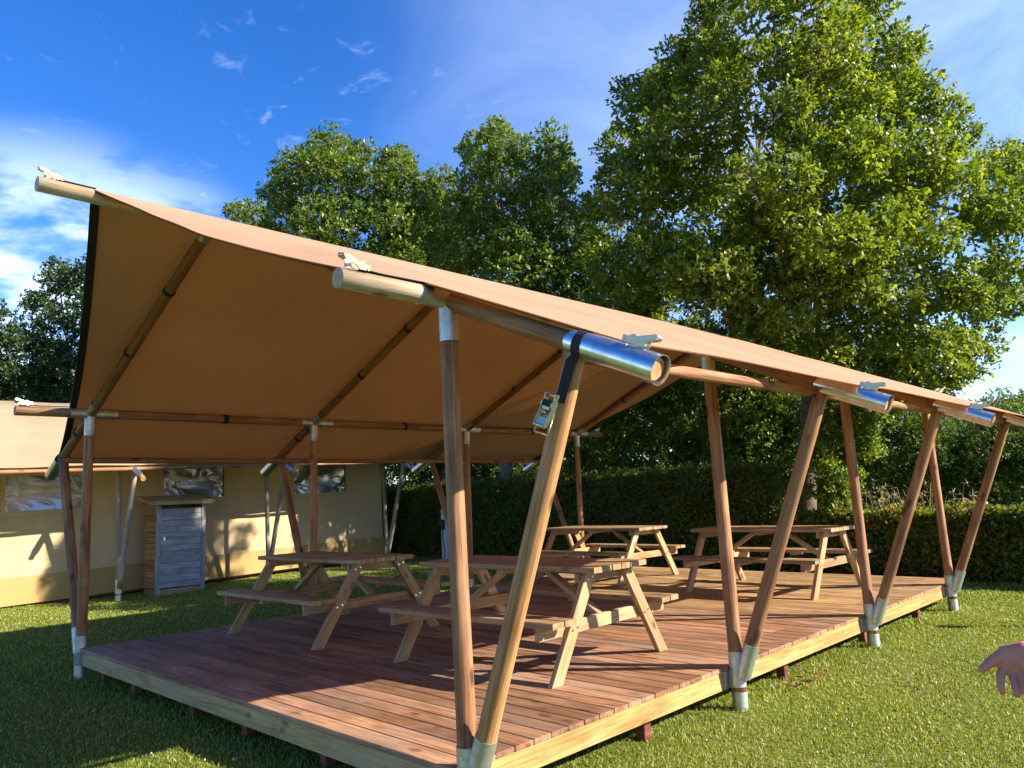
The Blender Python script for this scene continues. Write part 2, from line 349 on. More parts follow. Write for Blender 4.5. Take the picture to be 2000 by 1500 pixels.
def film_mat():
    m, t, out = new_mat('shade_tinted_film')
    g = N(t, 'ShaderNodeBsdfGlossy'); g.inputs['Roughness'].default_value = .12; g.inputs['Color'].default_value = (.95, .95, 1, 1)
    d = N(t, 'ShaderNodeBsdfDiffuse'); d.inputs['Color'].default_value = (.075, .075, .09, 1)  # dark diffuse puts the dim interior's shade into the film colour
    fr = N(t, 'ShaderNodeFresnel'); fr.inputs['IOR'].default_value = 1.65
    tr = N(t, 'ShaderNodeBsdfTransparent'); tr.inputs['Color'].default_value = (.6, .6, .62, 1)
    m1 = N(t, 'ShaderNodeMixShader'); m1.inputs[0].default_value = .78; t.links.new(tr.outputs[0], m1.inputs[1]); t.links.new(d.outputs[0], m1.inputs[2])
    fa = N(t, 'ShaderNodeMath', operation='MULTIPLY_ADD', use_clamp=True); fa.inputs[1].default_value = 1.5; fa.inputs[2].default_value = .08; t.links.new(fr.outputs[0], fa.inputs[0])
    m2 = N(t, 'ShaderNodeMixShader'); t.links.new(fa.outputs[0], m2.inputs[0]); t.links.new(m1.outputs[0], m2.inputs[1]); t.links.new(g.outputs[0], m2.inputs[2])
    t.links.new(m2.outputs[0], out.inputs[0]); return m
M['film'] = film_mat()

# ------------------------------------------------------------------ ground
def sst(x): x = np.clip(x, 0, 1); return x*x*(3-2*x)
def ground_z(x, y):
    x = np.asarray(x, float); y = np.asarray(y, float)
    rise = .17*sst((x-3)/7)*sst((y-9)/4.5)
    und = .012*np.sin(x*1.3+.4)*np.sin(y*1.1) + .008*np.sin(x*2.9+y*2.1)
    near = np.clip(1-np.maximum(np.abs(x-4)/40, np.abs(y-4)/40), 0, 1)
    return rise*near + und*near - .012
def build_ground():
    n = 161; t = np.linspace(-1, 1, n); g = np.sign(t)*(np.abs(t)*14+np.abs(t)**6*500)
    X, Y = np.meshgrid(g+4, g+5, indexing='ij'); V = np.stack([X, Y, ground_z(X, Y)], -1).reshape(-1, 3)
    i = np.arange(n-1); I, J = np.meshgrid(i, i, indexing='ij'); a = (I*n+J).ravel()
    F = np.stack([a, a+n, a+n+1, a+1], 1); return struct(obj('lawn', fast_mesh('lawn', V, F, True), M['lawn']))
build_ground()

# deck extents (x along the pavilion, y across)
DX0, DX1, DY0, DY1, DZ = -.05, 8.72, .070, 5.76, .300
A_ = 2.6974; SPAN = 5.9; ZT = 2.6951; TT = .0407; EAVE_D = .8468; EAVE_Z = 2.2968; RIDGE_Z = 3.9682
FX = [i*A_ for i in range(4)]

def build_deck():
    root = thing('wooden_deck', 'low timber deck of red stained planks, paler at far end, carrying four picnic tables', 'deck', (4.3, 2.9, 0))
    b = Vector(root.location); t = .028; pitch = .1462; n = int(round((DX1-DX0)/pitch)); pitch = (DX1-DX0)/n; rg = random.Random(3)
    def seg(row, y0, y1):
        x = DX0+pitch*(row+.5); L = y1-y0-.003; far = x > 5.02
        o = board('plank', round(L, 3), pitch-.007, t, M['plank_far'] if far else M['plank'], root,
                  (x-b.x, (y0+y1)/2-b.y, DZ-t/2+rg.uniform(-.0012, .0012)), (rg.uniform(-.004, .004), 0, math.pi/2))
    for r in range(n):
        x = DX0+pitch*(r+.5); e = .012
        lo, hi = DY0-e+rg.uniform(-.003, .003), DY1+e+rg.uniform(-.004, .004)
        if r == 0: cuts = [4.05]
        elif r <= 4: cuts = [2.58]
        elif x < 3.3: cuts = [(3.55, 2.05, 4.4, 1.35)[r % 4]]
        else: cuts = [.40, (3.3, 2.6)[(r//3) % 2]]
        ys = [lo]+cuts+[hi]
        for y0, y1 in zip(ys[:-1], ys[1:]): seg(r, y0, y1)
    fh = .135; fz = DZ-t-fh/2-.001
    # fascia boards
    for (x0, x1) in ((DX0+.03, 4.4), (4.403, DX1-.03)):
        board('fascia_board', x1-x0, fh, .045, M['fascia'], root, ((x0+x1)/2-b.x, DY0+.0225-b.y, fz), (math.pi/2, 0, 0))
        board('fascia_board', x1-x0, fh, .045, M['fascia_old'], root, ((x0+x1)/2-b.x, DY1-.0225-b.y, fz), (math.pi/2, 0, 0))
    for x in (DX0+.0325, DX1-.0325):
        board('fascia_board', DY1-DY0-.094, fh, .045, M['fascia_old'], root, (x-b.x, (DY0+DY1)/2-b.y, fz-.001), (math.pi/2, 0, math.pi/2))
    # joists and stumps
    for x in np.arange(.62, DX1-.2, .62):
        board('joist', DY1-DY0-.10, .12, .045, M['stump'], root, (x-b.x, (DY0+DY1)/2-b.y, DZ-t-.062), (math.pi/2, 0, math.pi/2))
    for y in (.62, 1.47, 2.52, 3.42, 4.69, 5.5):
        for x in (.12, 2.2, 4.4, 6.6, 8.5): pole_sq(root, b, x, y)
    for x in (1.73, 3.79, 5.62, 7.3): pole_sq(root, b, x, .19)
    # skirting bearer seen from the lawn side
    board('bearer', 8.3, .10, .045, M['stump'], root, (4.33-b.x, .30-b.y, .105), (math.pi/2, 0, 0))
def pole_sq(root, b, x, y):
    z1 = DZ-.028-.135-.003 if not (.55 < x < 8.4) else .17
    g = float(ground_z(x, y)); L = z1-(g-.12)
    me = board_mesh(round(L, 3), .075, .075, .004)
    if len(me.materials) == 0: me.materials.append(M['stump'])
    o = obj('stump', me, M['stump'], root, (x-b.x, y-b.y, z1-L/2), (0, math.pi/2, 0))
build_deck()

# ------------------------------------------------------------------ pavilion
def raf(v):  # height of the rafter axis over v (mirrored about the ridge)
    d = abs(v-SPAN/2); return RIDGE_Z-.4395*d
def canopy_edge(v):
    half = SPAN/2; tt = min(1, abs(v-half)/(half+1.10)); return .93*(1-tt)**1.2
HEM = 1.10
def ratchet_mesh():
    """ratchet buckle: two side plates, spool axles, toothed wheel and a looped handle, 16 cm long along X"""
    bm = bmesh.new()
    for y in (-.028, .028):
        bm_box(bm, (0, y, .018), (.11, .003, .030)); bm_box(bm, (.045, y*1.12, .040), (.10, .003, .024), Matrix.Rotation(-.35, 3, 'Y'))
        bm_cyl(bm, (-.005, y*1.02-.004, .024), (-.005, y*1.02+.004, .024), .022, 14)
    for x, z in ((-.045, .012), (-.005, .024), (.048, .016)): bm_cyl(bm, (x, -.034, z), (x, .034, z), .008, 10)
    bm_cyl(bm, (.092, -.030, .058), (.092, .030, .058), .009, 10); bm_box(bm, (.07, 0, .050), (.035, .056, .003), Matrix.Rotation(-.35, 3, 'Y'))
    return bm_done(bm, 'ratchet')
RATCHET = ratchet_mesh()
def ribbon(name, pts, normals, width, mat, parent, base, th=.003):
    """webbing strip following pts; width direction given per point"""
    V = []
    for p, (w, n) in zip(pts, normals):
        p = Vector(p)-Vector(base); w = Vector(w).normalized()*width/2; n = Vector(n).normalized()*th/2
        V += [p-w-n, p+w-n, p+w+n, p-w+n]
    F = [[0, 1, 2, 3]]
    for k in range(len(pts)-1):
        for i in range(4): F.append([4*k+i, 4*k+4+i, 4*k+4+(i+1) % 4, 4*k+(i+1) % 4])
    m = 4*(len(pts)-1); F.append([m+3, m+2, m+1, m]); return obj(name, py_mesh(name, V, F), mat, parent)
def ratchet(parent, base, loc, ex, ez, mat=None, name='ratchet_buckle'):
    ex = Vector(ex).normalized(); ez = Vector(ez); ez = (ez-ex*ez.dot(ex)).normalized(); ey = ez.cross(ex)
    o = obj(name, RATCHET, mat or M['zinc'], parent, Vector(loc)-Vector(base))
    o.rotation_mode = 'QUATERNION'; o.rotation_quaternion = Matrix((ex, ey, ez)).transposed().to_quaternion(); return o

def build_pavilion():
    root = thing('canopy_pavilion', 'tan canvas canopy on round wooden poles with V-shaped legs, standing over the deck', 'pavilion', (4.05, 2.95, 0)); b = Vector(root.location)
    P = lambda *a, **k: pole(*a, base=b, **k)
    S = lambda *a, **k: sleeve(*a, base=b, **k)
    # --- canopy sheet
    nv, nu = 110, 150
    vs_ = np.linspace(SPAN+HEM, -HEM, nv); V = []
    for v in vs_:
        eg = canopy_edge(v); x0, x1 = -eg, FX[3]+eg
        hemw = sst((abs(v-SPAN/2)-(SPAN/2+.55))/.55)
        for s in np.linspace(0, 1, nu):
            x = x0+(x1-x0)*s; f = x/A_; ph = f-math.floor(f)
            bay = math.sin(math.pi*ph)**2 if 0 <= f <= 3 else 0.
            d = abs(v-SPAN/2); span = math.sin(math.pi*min(1, d/2.91))
            z = raf(v)+.062+.018*min(1, d/2.5)-.030*bay*span+.004*math.sin(x*7+v*3)*bay*span
            out = max(0, -x/max(eg, .02), (x-FX[3])/max(eg, .02)); z -= .10*min(1, out)*math.sin(math.pi*min(1, d/2.95))
            if d > 2.95: z -= .012*bay
            # diagonal pull folds near the gable ends
            ge = max(0, 1-min(s, 1-s)*9); z += (.006*math.sin(v*5.2+x*6.5)+.0035*math.sin(v*13+x*17+2*math.sin(v*3)))*ge*span
            vv = v
            pull = bay*hemw*(.24 if v < SPAN/2 else .05)                        # hem scallops inwards between the frames
            vv += pull if v < SPAN/2 else -pull; z += .4395*pull
            V.append((x-b.x, vv-b.y, z))
    V = np.array(V); I, J = np.meshgrid(np.arange(nv-1), np.arange(nu-1), indexing='ij'); a = (I*nu+J).ravel()
    can = obj('canopy', fast_mesh('canopy', V, np.stack([a, a+1, a+nu+1, a+nu], 1), True), M['canvas'], root)
    G = V.reshape(nv, nu, 3)
    # added sheet just below the canopy, coloured for its shaded, glowing underside
    lin = V.copy(); lin[:, 2] -= .006
    obj('underside_tone', fast_mesh('underside_tone', lin, np.stack([a, a+1, a+nu+1, a+nu], 1), True), M['underside_tone'], can)
    # webbing sewn under both gable edges, and a strip along the ridge
    for idx, sgn in ((0, 1), (-1, -1)):
        Vw = []
        for k in range(nv):
            p = G[k, idx]
            Vw += [p+(0, 0, -.014), p+(sgn*.068, 0, -.018), p+(sgn*.068, 0, -.014), p+(0, 0, -.010)]
        F = [[4*k+i, 4*k+4+i, 4*k+4+(i+1) % 4, 4*k+(i+1) % 4] for k in range(nv-1) for i in range(4)]
        obj('edge_webbing', py_mesh('edge_webbing', Vw, F), M['web'], can)
    kr = nv//2; Vw = []
    for j in range(nu):
        p = (G[kr-1, j]+G[kr, j])/2
        Vw += [p+(0, -.05, -.013), p+(0, 0, .012), p+(0, .05, -.013)]
    F = [[3*j+i, 3*j+3+i, 3*j+4+i, 3*j+1+i] for j in range(nu-1) for i in range(2)]
    obj('ridge_strip', py_mesh('ridge_strip', Vw, F), M['canvas'], can)
    # --- ridge and purlins
    XE = FX[3]
    P('ridge_pole', (-1.28, SPAN/2, RIDGE_Z), (XE+1.28, SPAN/2, RIDGE_Z), .056, .052, M['pole_weather'], root)
    for side, v0, sg in (('r', 0., 1), ('l', SPAN, -1)):
        pv = v0+sg*TT
        P('purlin', (-.695, pv, ZT), (XE+.70, pv, ZT), .050, .048, M['pole_weather'] if side == 'r' else M['pole'], root)
        P('eave_pole', (-.02, v0-sg*(EAVE_D-.05), EAVE_Z-.045), (XE+.02, v0-sg*(EAVE_D-.05), EAVE_Z-.045), .034, .033, M['pole'], root)
        for x in (-.695, XE+.70):
            en = 1 if x > 0 else -1
            ratchet(root, b, (x-en*.10, pv-sg*.015, ZT+.055), (en, 0, 0), (0, -sg*.3, 1))
            xe = canopy_edge(pv); x_t = -xe if en < 0 else XE+xe
            pts = [(x_t-en*.05, pv, ZT+.062), ((x_t+x)/2, pv, ZT+.058), (x-en*.12, pv, ZT+.062)]
            ribbon('tension_strap', pts, [((0, 1, 0), (0, 0, 1))]*3, .048, M['web'], root, b)
        for i, x in enumerate(FX):
            base = Vector((x, v0, 0)); gz = float(ground_z(x, v0))
            top = Vector((x, pv, ZT)); ltop = Vector((x, v0-sg*EAVE_D, EAVE_Z)); lb = Vector((x, v0-sg*.045, .245))
            dirl = (ltop-lb).normalized(); dirv = (top-base).normalized()
            light = M['pole_light'] if side == 'r' and i == 0 else M['pole']
            P('upright_post', base+dirv*.10, top-dirv*.045, .052, .046, M['pole'], root)
            P('leaning_post', lb, ltop+dirl*.0, .051, .049, light, root)
            S('ground_socket', (x, v0, gz-.10), (x, v0, .125), .0565, M['socket'], root)
            sk = S('post_socket', base+dirv*.158, base+dirv*.41, .0570, M['socket'], root)
            S('lean_socket', lb-dirl*.015, lb+dirl*.245, .0565, M['socket'], root)
            for zz, dd in ((.37, dirv), ):
                bm = bmesh.new()
                for (px_, py_) in ((-.055, -.018), (.0, -.0585)):
                    c = base+dirv*zz+Vector((px_, sg*py_*1, 0)); n = Vector((px_, sg*py_, 0)).normalized()
                    bm_cyl(bm, c-n*.002-b, c+n*.006-b, .008, 8)
                obj('bolt', bm_done(bm, 'bolt'), M['bolt'], root)
            # ribbed bracket plate that ties the socket to the deck edge
            bm = bmesh.new()
            yb = v0+sg*(DY0-.006 if side == 'r' else SPAN-DY1-.006)
            bm_box(bm, Vector((x, yb, .205))-b, (.20, .006, .13))
            for q in range(5): bm_box(bm, Vector((x-.075, yb-sg*.005, .155+q*.025))-b, (.03, .006, .010)); bm_box(bm, Vector((x+.075, yb-sg*.005, .155+q*.025))-b, (.03, .006, .010))
            bm_box(bm, Vector((x, v0+sg*.058, .205))-b, (.05, .02, .12))
            obj('bracket_plate', bm_done(bm, 'bracket_plate'), M['socket'], root)
            # T connector at the post head
            S('purlin_sleeve', (x-.20, pv, ZT), (x+.26, pv, ZT), .0545, M['socket'], root)
            S('post_head_sleeve', top-dirv*.235, top-dirv*.0, .0535, M['socket'], root)
            # rafter with its steel end tube
            rv = v0-sg*(EAVE_D+.428); rz = raf(rv)
            ridge = Vector((x, SPAN/2, RIDGE_Z)); end = Vector((x, rv, rz)); dr = (end-ridge).normalized()
            P('rafter', ridge+dr*.03, end-dr*.035, .049, .047, M['rafter'], root)
            tv = v0-sg*(EAVE_D-.035); t0 = Vector((x, tv, raf(tv)))
            S('rafter_end_tube', t0, end, .0665, M['tube'], root, miter=.9)
            P('end_plug', end-dr*.05, end-dr*.022, .050, .050, M['endgrain'], root, wob=0)
            S('rafter_sleeve', top+(ridge-end).normalized()*.06, top+(ridge-end).normalized()*.20, .0535, M['socket'], root)
            S('ridge_sleeve', ridge+dr*.045, ridge+dr*.20, .0535, M['socket'], root)
            # clamp buckle and strap at the tube end
            ratchet(root, b, end-dr*.14+Vector((.012, 0, .072)), (0.25, dr.y, dr.z), (0, 0, 1), M['socket'])
            # hook-and-loop bands round the rafter
            for fr in (.30, .62, 1.16):
                if fr > 1 and side == 'r': continue
                c = ridge+(top-ridge)*fr
                if fr > 1: c = ridge+(top-ridge)*1.13
                S('fixing_band', c-dr*.022, c+dr*.022, .0535, M['web'], root)
        for i in range(3):
            for fr in (.55,):
                x = FX[i]+A_*fr; S('fixing_band', (x-.03, pv, ZT), (x+.03, pv, ZT), .0545, M['web'], root)
    for x, en in ((-1.28, -1), (XE+1.28, 1)):
        ratchet(root, b, (x-en*.10, SPAN/2-.01, RIDGE_Z+.056), (en, 0, 0), (0, -.3, 1))
        x_t = -.9 if en < 0 else XE+.9
        ribbon('tension_strap', [(x_t, SPAN/2, RIDGE_Z+.060), (x-en*.12, SPAN/2, RIDGE_Z+.062)], [((0, 1, 0), (0, 0, 1))]*2, .048, M['web'], root, b)
    return root
build_pavilion()

# ratchet strap lashed round the near leaning post
def build_ratchet_strap():
    lb = Vector((0, -.045, .245)); lt = Vector((0, -EAVE_D, EAVE_Z)); dl = (lt-lb).normalized()
    R_ = Vector(CR); F_ = Vector(CF)
    def onpost(z, a, r=.0545):
        t = (z-lb.z)/dl.z; c = lb+dl*t; n = (-F_*math.cos(a)-R_*math.sin(a)); n = (n-dl*n.dot(dl)).normalized(); return c+n*r, n
    rt = at(1078, 792, 3.44); rc = Vector(rt)
    root = thing('ratchet_strap', 'black webbing strap with ratchet buckle hanging on the nearest leaning post', 'strap', (rc.x, rc.y, rc.z-.05)); b = Vector(root.location)
    pts = []; nn = []
    # over the tube, then down the post
    ax = Vector((0, -EAVE_D, raf(-EAVE_D))); dr = Vector((0, -1, -.4395)).normalized()
    for a in np.linspace(-.9, 2.4, 12):
        up = Vector((1, 0, 0)).cross(dr); up = up if up.z > 0 else -up
        n = Vector((-1, 0, 0))*math.sin(a)+up*math.cos(a); pts.append(ax+dr*.04+n*.0685); nn.append((dr, n))
    for z, a in ((2.22, .35), (2.12, .42), (2.04, .5)):
        p, n = onpost(z, a, .0575); pts.append(p); nn.append((n.cross(dl), n))
    ribbon('webbing', pts, nn, .05, M['web'], root, b)
    ex = -dl; ez = -F_*.75-R_*.65
    rb = ratchet(root, b, rc, ex, ez, M['zinc'], 'ratchet')
    bm = bmesh.new()
    ezn = (ez-ex*ez.dot(ex)).normalized(); ey = ezn.cross(ex)
    q = [rc+ex*.06+ey*.035+ezn*.02, rc+ex*.13+ey*.04+ezn*.035, rc+ex*.13-ey*.04+ezn*.035, rc+ex*.06-ey*.035+ezn*.02]
    for i in range(3): bm_cyl(bm, q[i]-b, q[i+1]-b, .0035, 8)
    obj('wire_loop', bm_done(bm, 'wire_loop'), M['zinc'], root)
    bm = bmesh.new(); Rm = Matrix((ex, ey, ezn)).transposed(); bm_box(bm, rc-b+ezn*.036+ex*.0, (.05, .046, .006), Rm); obj('webbing_spool', bm_done(bm, 'webbing_spool'), M['web'], root)
    bm = bmesh.new(); bm_box(bm, rc-b+ezn*.0405+ex*.012, (.014, .040, .002), Rm); obj('label_tag', bm_done(bm, 'label_tag'), M['white'], root)
build_ratchet_strap()

# ------------------------------------------------------------------ picnic tables
def build_table(name, label, loc, rz, group, dark):
    root = thing(name, label, 'picnic table', loc, rz, group)
    H, L, Wd, Fo, Ll, hs, Bo = .780, 1.93, .726, .770, .853, .451, .847
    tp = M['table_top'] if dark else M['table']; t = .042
    n = 6; pw = Wd/n; rg = random.Random(len(label)+int(loc[0]*10))
    for k in range(n):
        board('top_plank', round(L+rg.choice((-.012, 0, .008)), 3), pw-.010, t, tp, root, (-Wd/2+pw*(k+.5), 0, H-t/2), (0, 0, math.pi/2), .006)
    for s in (-1, 1):
        for k in range(2):
            board('seat_plank', 1.89, .125, t, tp if k else M['table_top'], root, (s*(Bo-.0675-k*.137), 0, hs-t/2), (0, 0, math.pi/2), .006)
    bolts = []
    for e in (-1, 1):
        y = e*(Ll-.0225); yi = e*(Ll-.0695)
        # seat bearer, top bearer on the inner side of the legs
        zb = hs-t-.048-.001; board('seat_bearer', 2*Bo-.05, .095, .045, M['table'], root, (0, yi, zb), (math.pi/2, 0, 0), .005)
        board('top_bearer', Wd-.06, .075, .045, M['table'], root, (0, yi, H-t-.0385), (math.pi/2, 0, 0), .005)
        for s in (-1, 1):
            # leg: parallelogram cut flat on the deck and under the top
            hw = .062; xb, xt = s*(Fo-hw), s*.235; z1 = H-t-.001
            V = [(xb-hw, y-.0225, 0), (xb+hw, y-.0225, 0), (xt+hw, y-.0225, z1), (xt-hw, y-.0225, z1)]
            V += [(p[0], p[1]+.045, p[2]) for p in V]; c = Vector(((xb+xt)/2, y, z1/2)); ax = (Vector((xt, 0, z1))-Vector((xb, 0, 0))).normalized()
            # local frame with X along the leg so that the grain runs with it
            ey = Vector((0, 1, 0)); ez = ax.cross(ey); R = Matrix((ax, ey, ez)).transposed()
            me = py_mesh('leg', [R.transposed() @ (Vector(p)-c) for p in V], [[0, 1, 2, 3], [7, 6, 5, 4], [0, 4, 5, 1], [1, 5, 6, 2], [2, 6, 7, 3], [3, 7, 4, 0]])
            bm = bmesh.new(); bm.from_mesh(me); bmesh.ops.recalc_face_normals(bm, faces=bm.faces); bmesh.ops.bevel(bm, geom=bm.edges[:], offset=.004, segments=1, affect='EDGES'); bm.to_mesh(me); bm.free()
            o = obj('leg', me, M['table'], root, c); o.rotation_euler = R.to_euler()
            for zz in (zb, H-t-.045):
                xx = xb+(xt-xb)*zz/z1
                for dx in (-.028, .028): bolts.append((xx+dx, e*Ll, zz+.008*(1 if dx > 0 else -1), e))
        # diagonal brace from the seat bearer up to the middle of the top
        A = Vector((0, e*(Ll-.115), zb+.02)); B = Vector((0, e*.22, H-t-.030)); ax = (B-A).normalized(); ez = ax.cross(Vector((1, 0, 0))).normalized(); ey = ez.cross(ax)
        o = board('brace', round((B-A).length, 3), .075, .045, M['table'], root, (A+B)/2); o.rotation_euler = Matrix((ax, ey, ez)).transposed().to_euler()
    board('middle_cleat', Wd-.06, .07, .040, M['table'], root, (0, 0, H-t-.021), (0, 0, 0))
    for s in (-1, 1): board('seat_cleat', .24, .07, .035, M['table'], root, (s*(Bo-.137), 0, hs-t-.019), (0, 0, 0))
    for x, y, z, e in bolts:
        bm = bmesh.new(); bm_cyl(bm, (x, y-e*.002, z), (x, y+e*.008, z), .0095, 8); obj('bolt', bm_done(bm, 'bolt'), M['bolt'], root)
    return root
G_T = 'picnic tables on the deck'
build_table('picnic_table', 'picnic table at the left of the deck in shade, nearest the cream tent', (1.99, 4.34, DZ), .006, G_T, True)
build_table('picnic_table', 'large picnic table at the front of the deck, partly sunlit behind the near V-shaped legs', (2.133, 1.58, DZ), .045, G_T, True)
build_table('picnic_table', 'small-looking picnic table at the back left of the deck with a dark grey top', (7.151, 4.652, DZ), -.021, G_T, True)
build_table('picnic_table', 'sunlit picnic table at the back right of the deck in front of the low hedge', (6.853, 1.709, DZ), -.013, G_T, False)

# ------------------------------------------------------------------ neighbouring tent
def build_tent():
    root = thing('safari_tent', 'cream canvas safari tent with clear film windows, standing left beyond the pavilion', 'tent', (5, 13.9, .0)); root.rotation_euler = (0, -.022, 0)
    b = Vector((5, 13.9, 0))
    x0, x1, yw = -3.2, 9.62, 13.9; zs, ze = .60, 2.72; z0 = .12
    wins = [(1.06, 2.42, 1.84, 2.50), (3.95, 5.30, 1.90, 2.56), (7.05, 8.52, 1.86, 2.54)]
    rg = np.random.default_rng(5)
    def sheet(name, mat, xa, xb, za, zb, nx, nz, y, amp, parent=root):
        xs = np.linspace(xa, xb, nx); zz = np.linspace(za, zb, nz); X, Z = np.meshgrid(xs, zz, indexing='ij')
        Y = y+amp*(np.sin(X*5.1+Z*1.3)*.5+np.sin(X*11.7+.6*Z)*.35+.3*np.sin(X*2.1))
        V = np.stack([X-b.x, Y-b.y, Z], -1).reshape(-1, 3); I, J = np.meshgrid(np.arange(nx-1), np.arange(nz-1), indexing='ij'); a = (I*nz+J).ravel()
        F = np.stack([a, a+nz, a+nz+1, a+1], 1); return obj(name, fast_mesh(name, V, F, True), mat, parent)
    # upper wall in panels that leave the window openings free
    xs = [x0]
    for wn in wins: xs += [wn[0], wn[1]]
    xs.append(x1)
    for k in range(0, len(xs), 2): sheet('wall_panel', M['tent_wall'], xs[k], xs[k+1], zs, ze, max(4, int((xs[k+1]-xs[k])*10)), 12, yw, .014)
    for (a, c, d, e) in wins:
        sheet('wall_panel', M['tent_wall'], a, c, zs, d, 14, 8, yw, .014); sheet('wall_panel', M['tent_wall'], a, c, e, ze, 14, 3, yw, .014)
        wroot = sheet('window', M['film'], a-.01, c+.01, d-.01, e+.01, 90, 46, yw+.020, 0.)
        co = np.empty(len(wroot.data.vertices)*3, np.float32); wroot.data.vertices.foreach_get('co', co); co = co.reshape(-1, 3)
        U = (co[:, 0]+b.x-a)/(c-a); Wz = (co[:, 2]-d)/(e-d); q = rg.uniform(0, 6, 4)
        side = np.exp(-np.minimum(U, 1-U)*7)+.25
        ph = U*26+3*np.sin(Wz*4+q[0])+2.2*np.sin(U*9+Wz*7+q[1]); ph2 = (U+Wz)*15+2*np.sin(Wz*9+q[2])
        env = np.clip(np.sin(U*7+q[3])*np.sin(Wz*5+q[0])+.15, 0, 1)+.06
        co[:, 1] += .011*side*env*(1-np.abs(np.sin(ph*.6)))**1.6+.006*env*(1-np.abs(np.sin(ph2*.7)))**2+.03*np.sin(U*3.1)*np.sin(Wz*3.1)
        wroot.data.vertices.foreach_set('co', co.ravel()); wroot.data.update()
        for (xa, xb, za, zb) in ((a-.07, c+.07, d-.10, d+.005), (a-.07, a+.005, d+.005, e), (c-.005, c+.07, d+.005, e)):
            f = sheet('window_border', M['tent_wall'], xa, xb, za, zb, 12, 3, yw-.022, .004, wroot); f.parent = wroot; f.location = (0, 0, 0)
    sheet('skirt', M['tent_skirt'], x0, x1, z0, zs+.03, 120, 8, yw-.028, .016)
    # end wall, back wall, dark floor
    V = [(x1-b.x, 0, z0), (x1-b.x, 4.2, z0), (x1-b.x, 4.2, ze), (x1-b.x, 2.1, 4.2), (x1-b.x, 0, ze)]; obj('end_wall', py_mesh('end_wall', V, [[0, 1, 2, 3, 4]]), M['tent_wall'], root)
    V = [(x0-b.x, 4.2, z0), (x1-b.x, 4.2, z0), (x1-b.x, 4.2, ze), (x0-b.x, 4.2, ze)]; obj('back_wall', py_mesh('back_wall', V, [[0, 1, 2, 3]]), M['tent_wall'], root)
    V = [(x0-b.x, 0, z0), (x0-b.x, 4.2, z0), (x0-b.x, 4.2, ze), (x0-b.x, 2.1, 4.2), (x0-b.x, 0, ze)]; obj('end_wall', py_mesh('end_wall', V, [[4, 3, 2, 1, 0]]), M['tent_wall'], root)
    bm = bmesh.new(); bm_box(bm, ((x0+x1)/2-b.x, 2.15, .09), (x1-x0-.1, 4.1, .05)); obj('floor', bm_done(bm, 'floor'), M['stump'], root)
    for x in (-1.5, .4, 2.3, 4.65, 6.4, 8.2, 9.4):
        bm = bmesh.new(); bm_box(bm, (x-b.x, .18, -.08), (.09, .09, .30)); obj('stump', bm_done(bm, 'stump'), M['stump'], root)
    # roof sheet from the eave over the ridge
    ye, zev, yr, zr = 12.12-b.y, 2.585, 16.0-b.y, 4.20
    n = 60; V = []; xs_ = np.linspace(x0-.5, x1+.35, n)
    prof = [(ye, zev-.0), (ye+.5, zev+.21), (ye+1.2, zev+.50), ((ye+yr)/2+.4, zev+.98), (yr-.7, zr-.30), (yr, zr), (2*yr-ye-.8, zev+.33), (2*yr-ye, zev)]
    for x in xs_:
        for k, (y, z) in enumerate(prof): V.append((x-b.x, y, z-.02*math.sin(k*2.+x*1.7)**2))
    m = len(prof); F = [[i*m+k, (i+1)*m+k, (i+1)*m+k+1, i*m+k+1] for i in range(n-1) for k in range(m-1)]
    obj('roof', py_mesh('roof', V, F, True), M['tent_roof'], root)
    # V frames along the front
    base = Vector((5, 13.9, 0))
    pole('eave_pole', (x0-.3, 12.17, 2.50), (x1, 12.17, 2.50), .036, .034, M['pole'], root, base=base)
    for x in (-.42, 2.75, 5.85, 9.05):
        dz = .022*(x-5); bt = Vector((x, 12.97, .02))
        pole('upright_post', bt, (x, 13.0, 2.84), .050, .046, M['pole_grey'], root, base=base)
        lt = Vector((x, 12.14, 2.47)); lbp = bt+Vector((0, -.05, .26)); pole('leaning_post', lbp, lt, .050, .047, M['pole_grey'], root, base=base)
        sleeve('post_socket', bt+Vector((0, 0, -.12)), bt+Vector((0, 0, .12)), .058, M['socket'], root, base=base)
        sleeve('post_socket', bt+Vector((0, 0, .15)), bt+Vector((0, 0, .42)), .058, M['socket'], root, base=base)
        A = Vector((x, 12.30, 2.535)); B = Vector((x, 11.72, 2.29)); d = (B-A).normalized()
        pole('rafter_end', A-d*.5, B-d*.01, .048, .047, M['pole_light'], root, base=base)
        sleeve('rafter_end_tube', A, B-d*.12, .060, M['tube'], root, base=base)
    return root
build_tent()

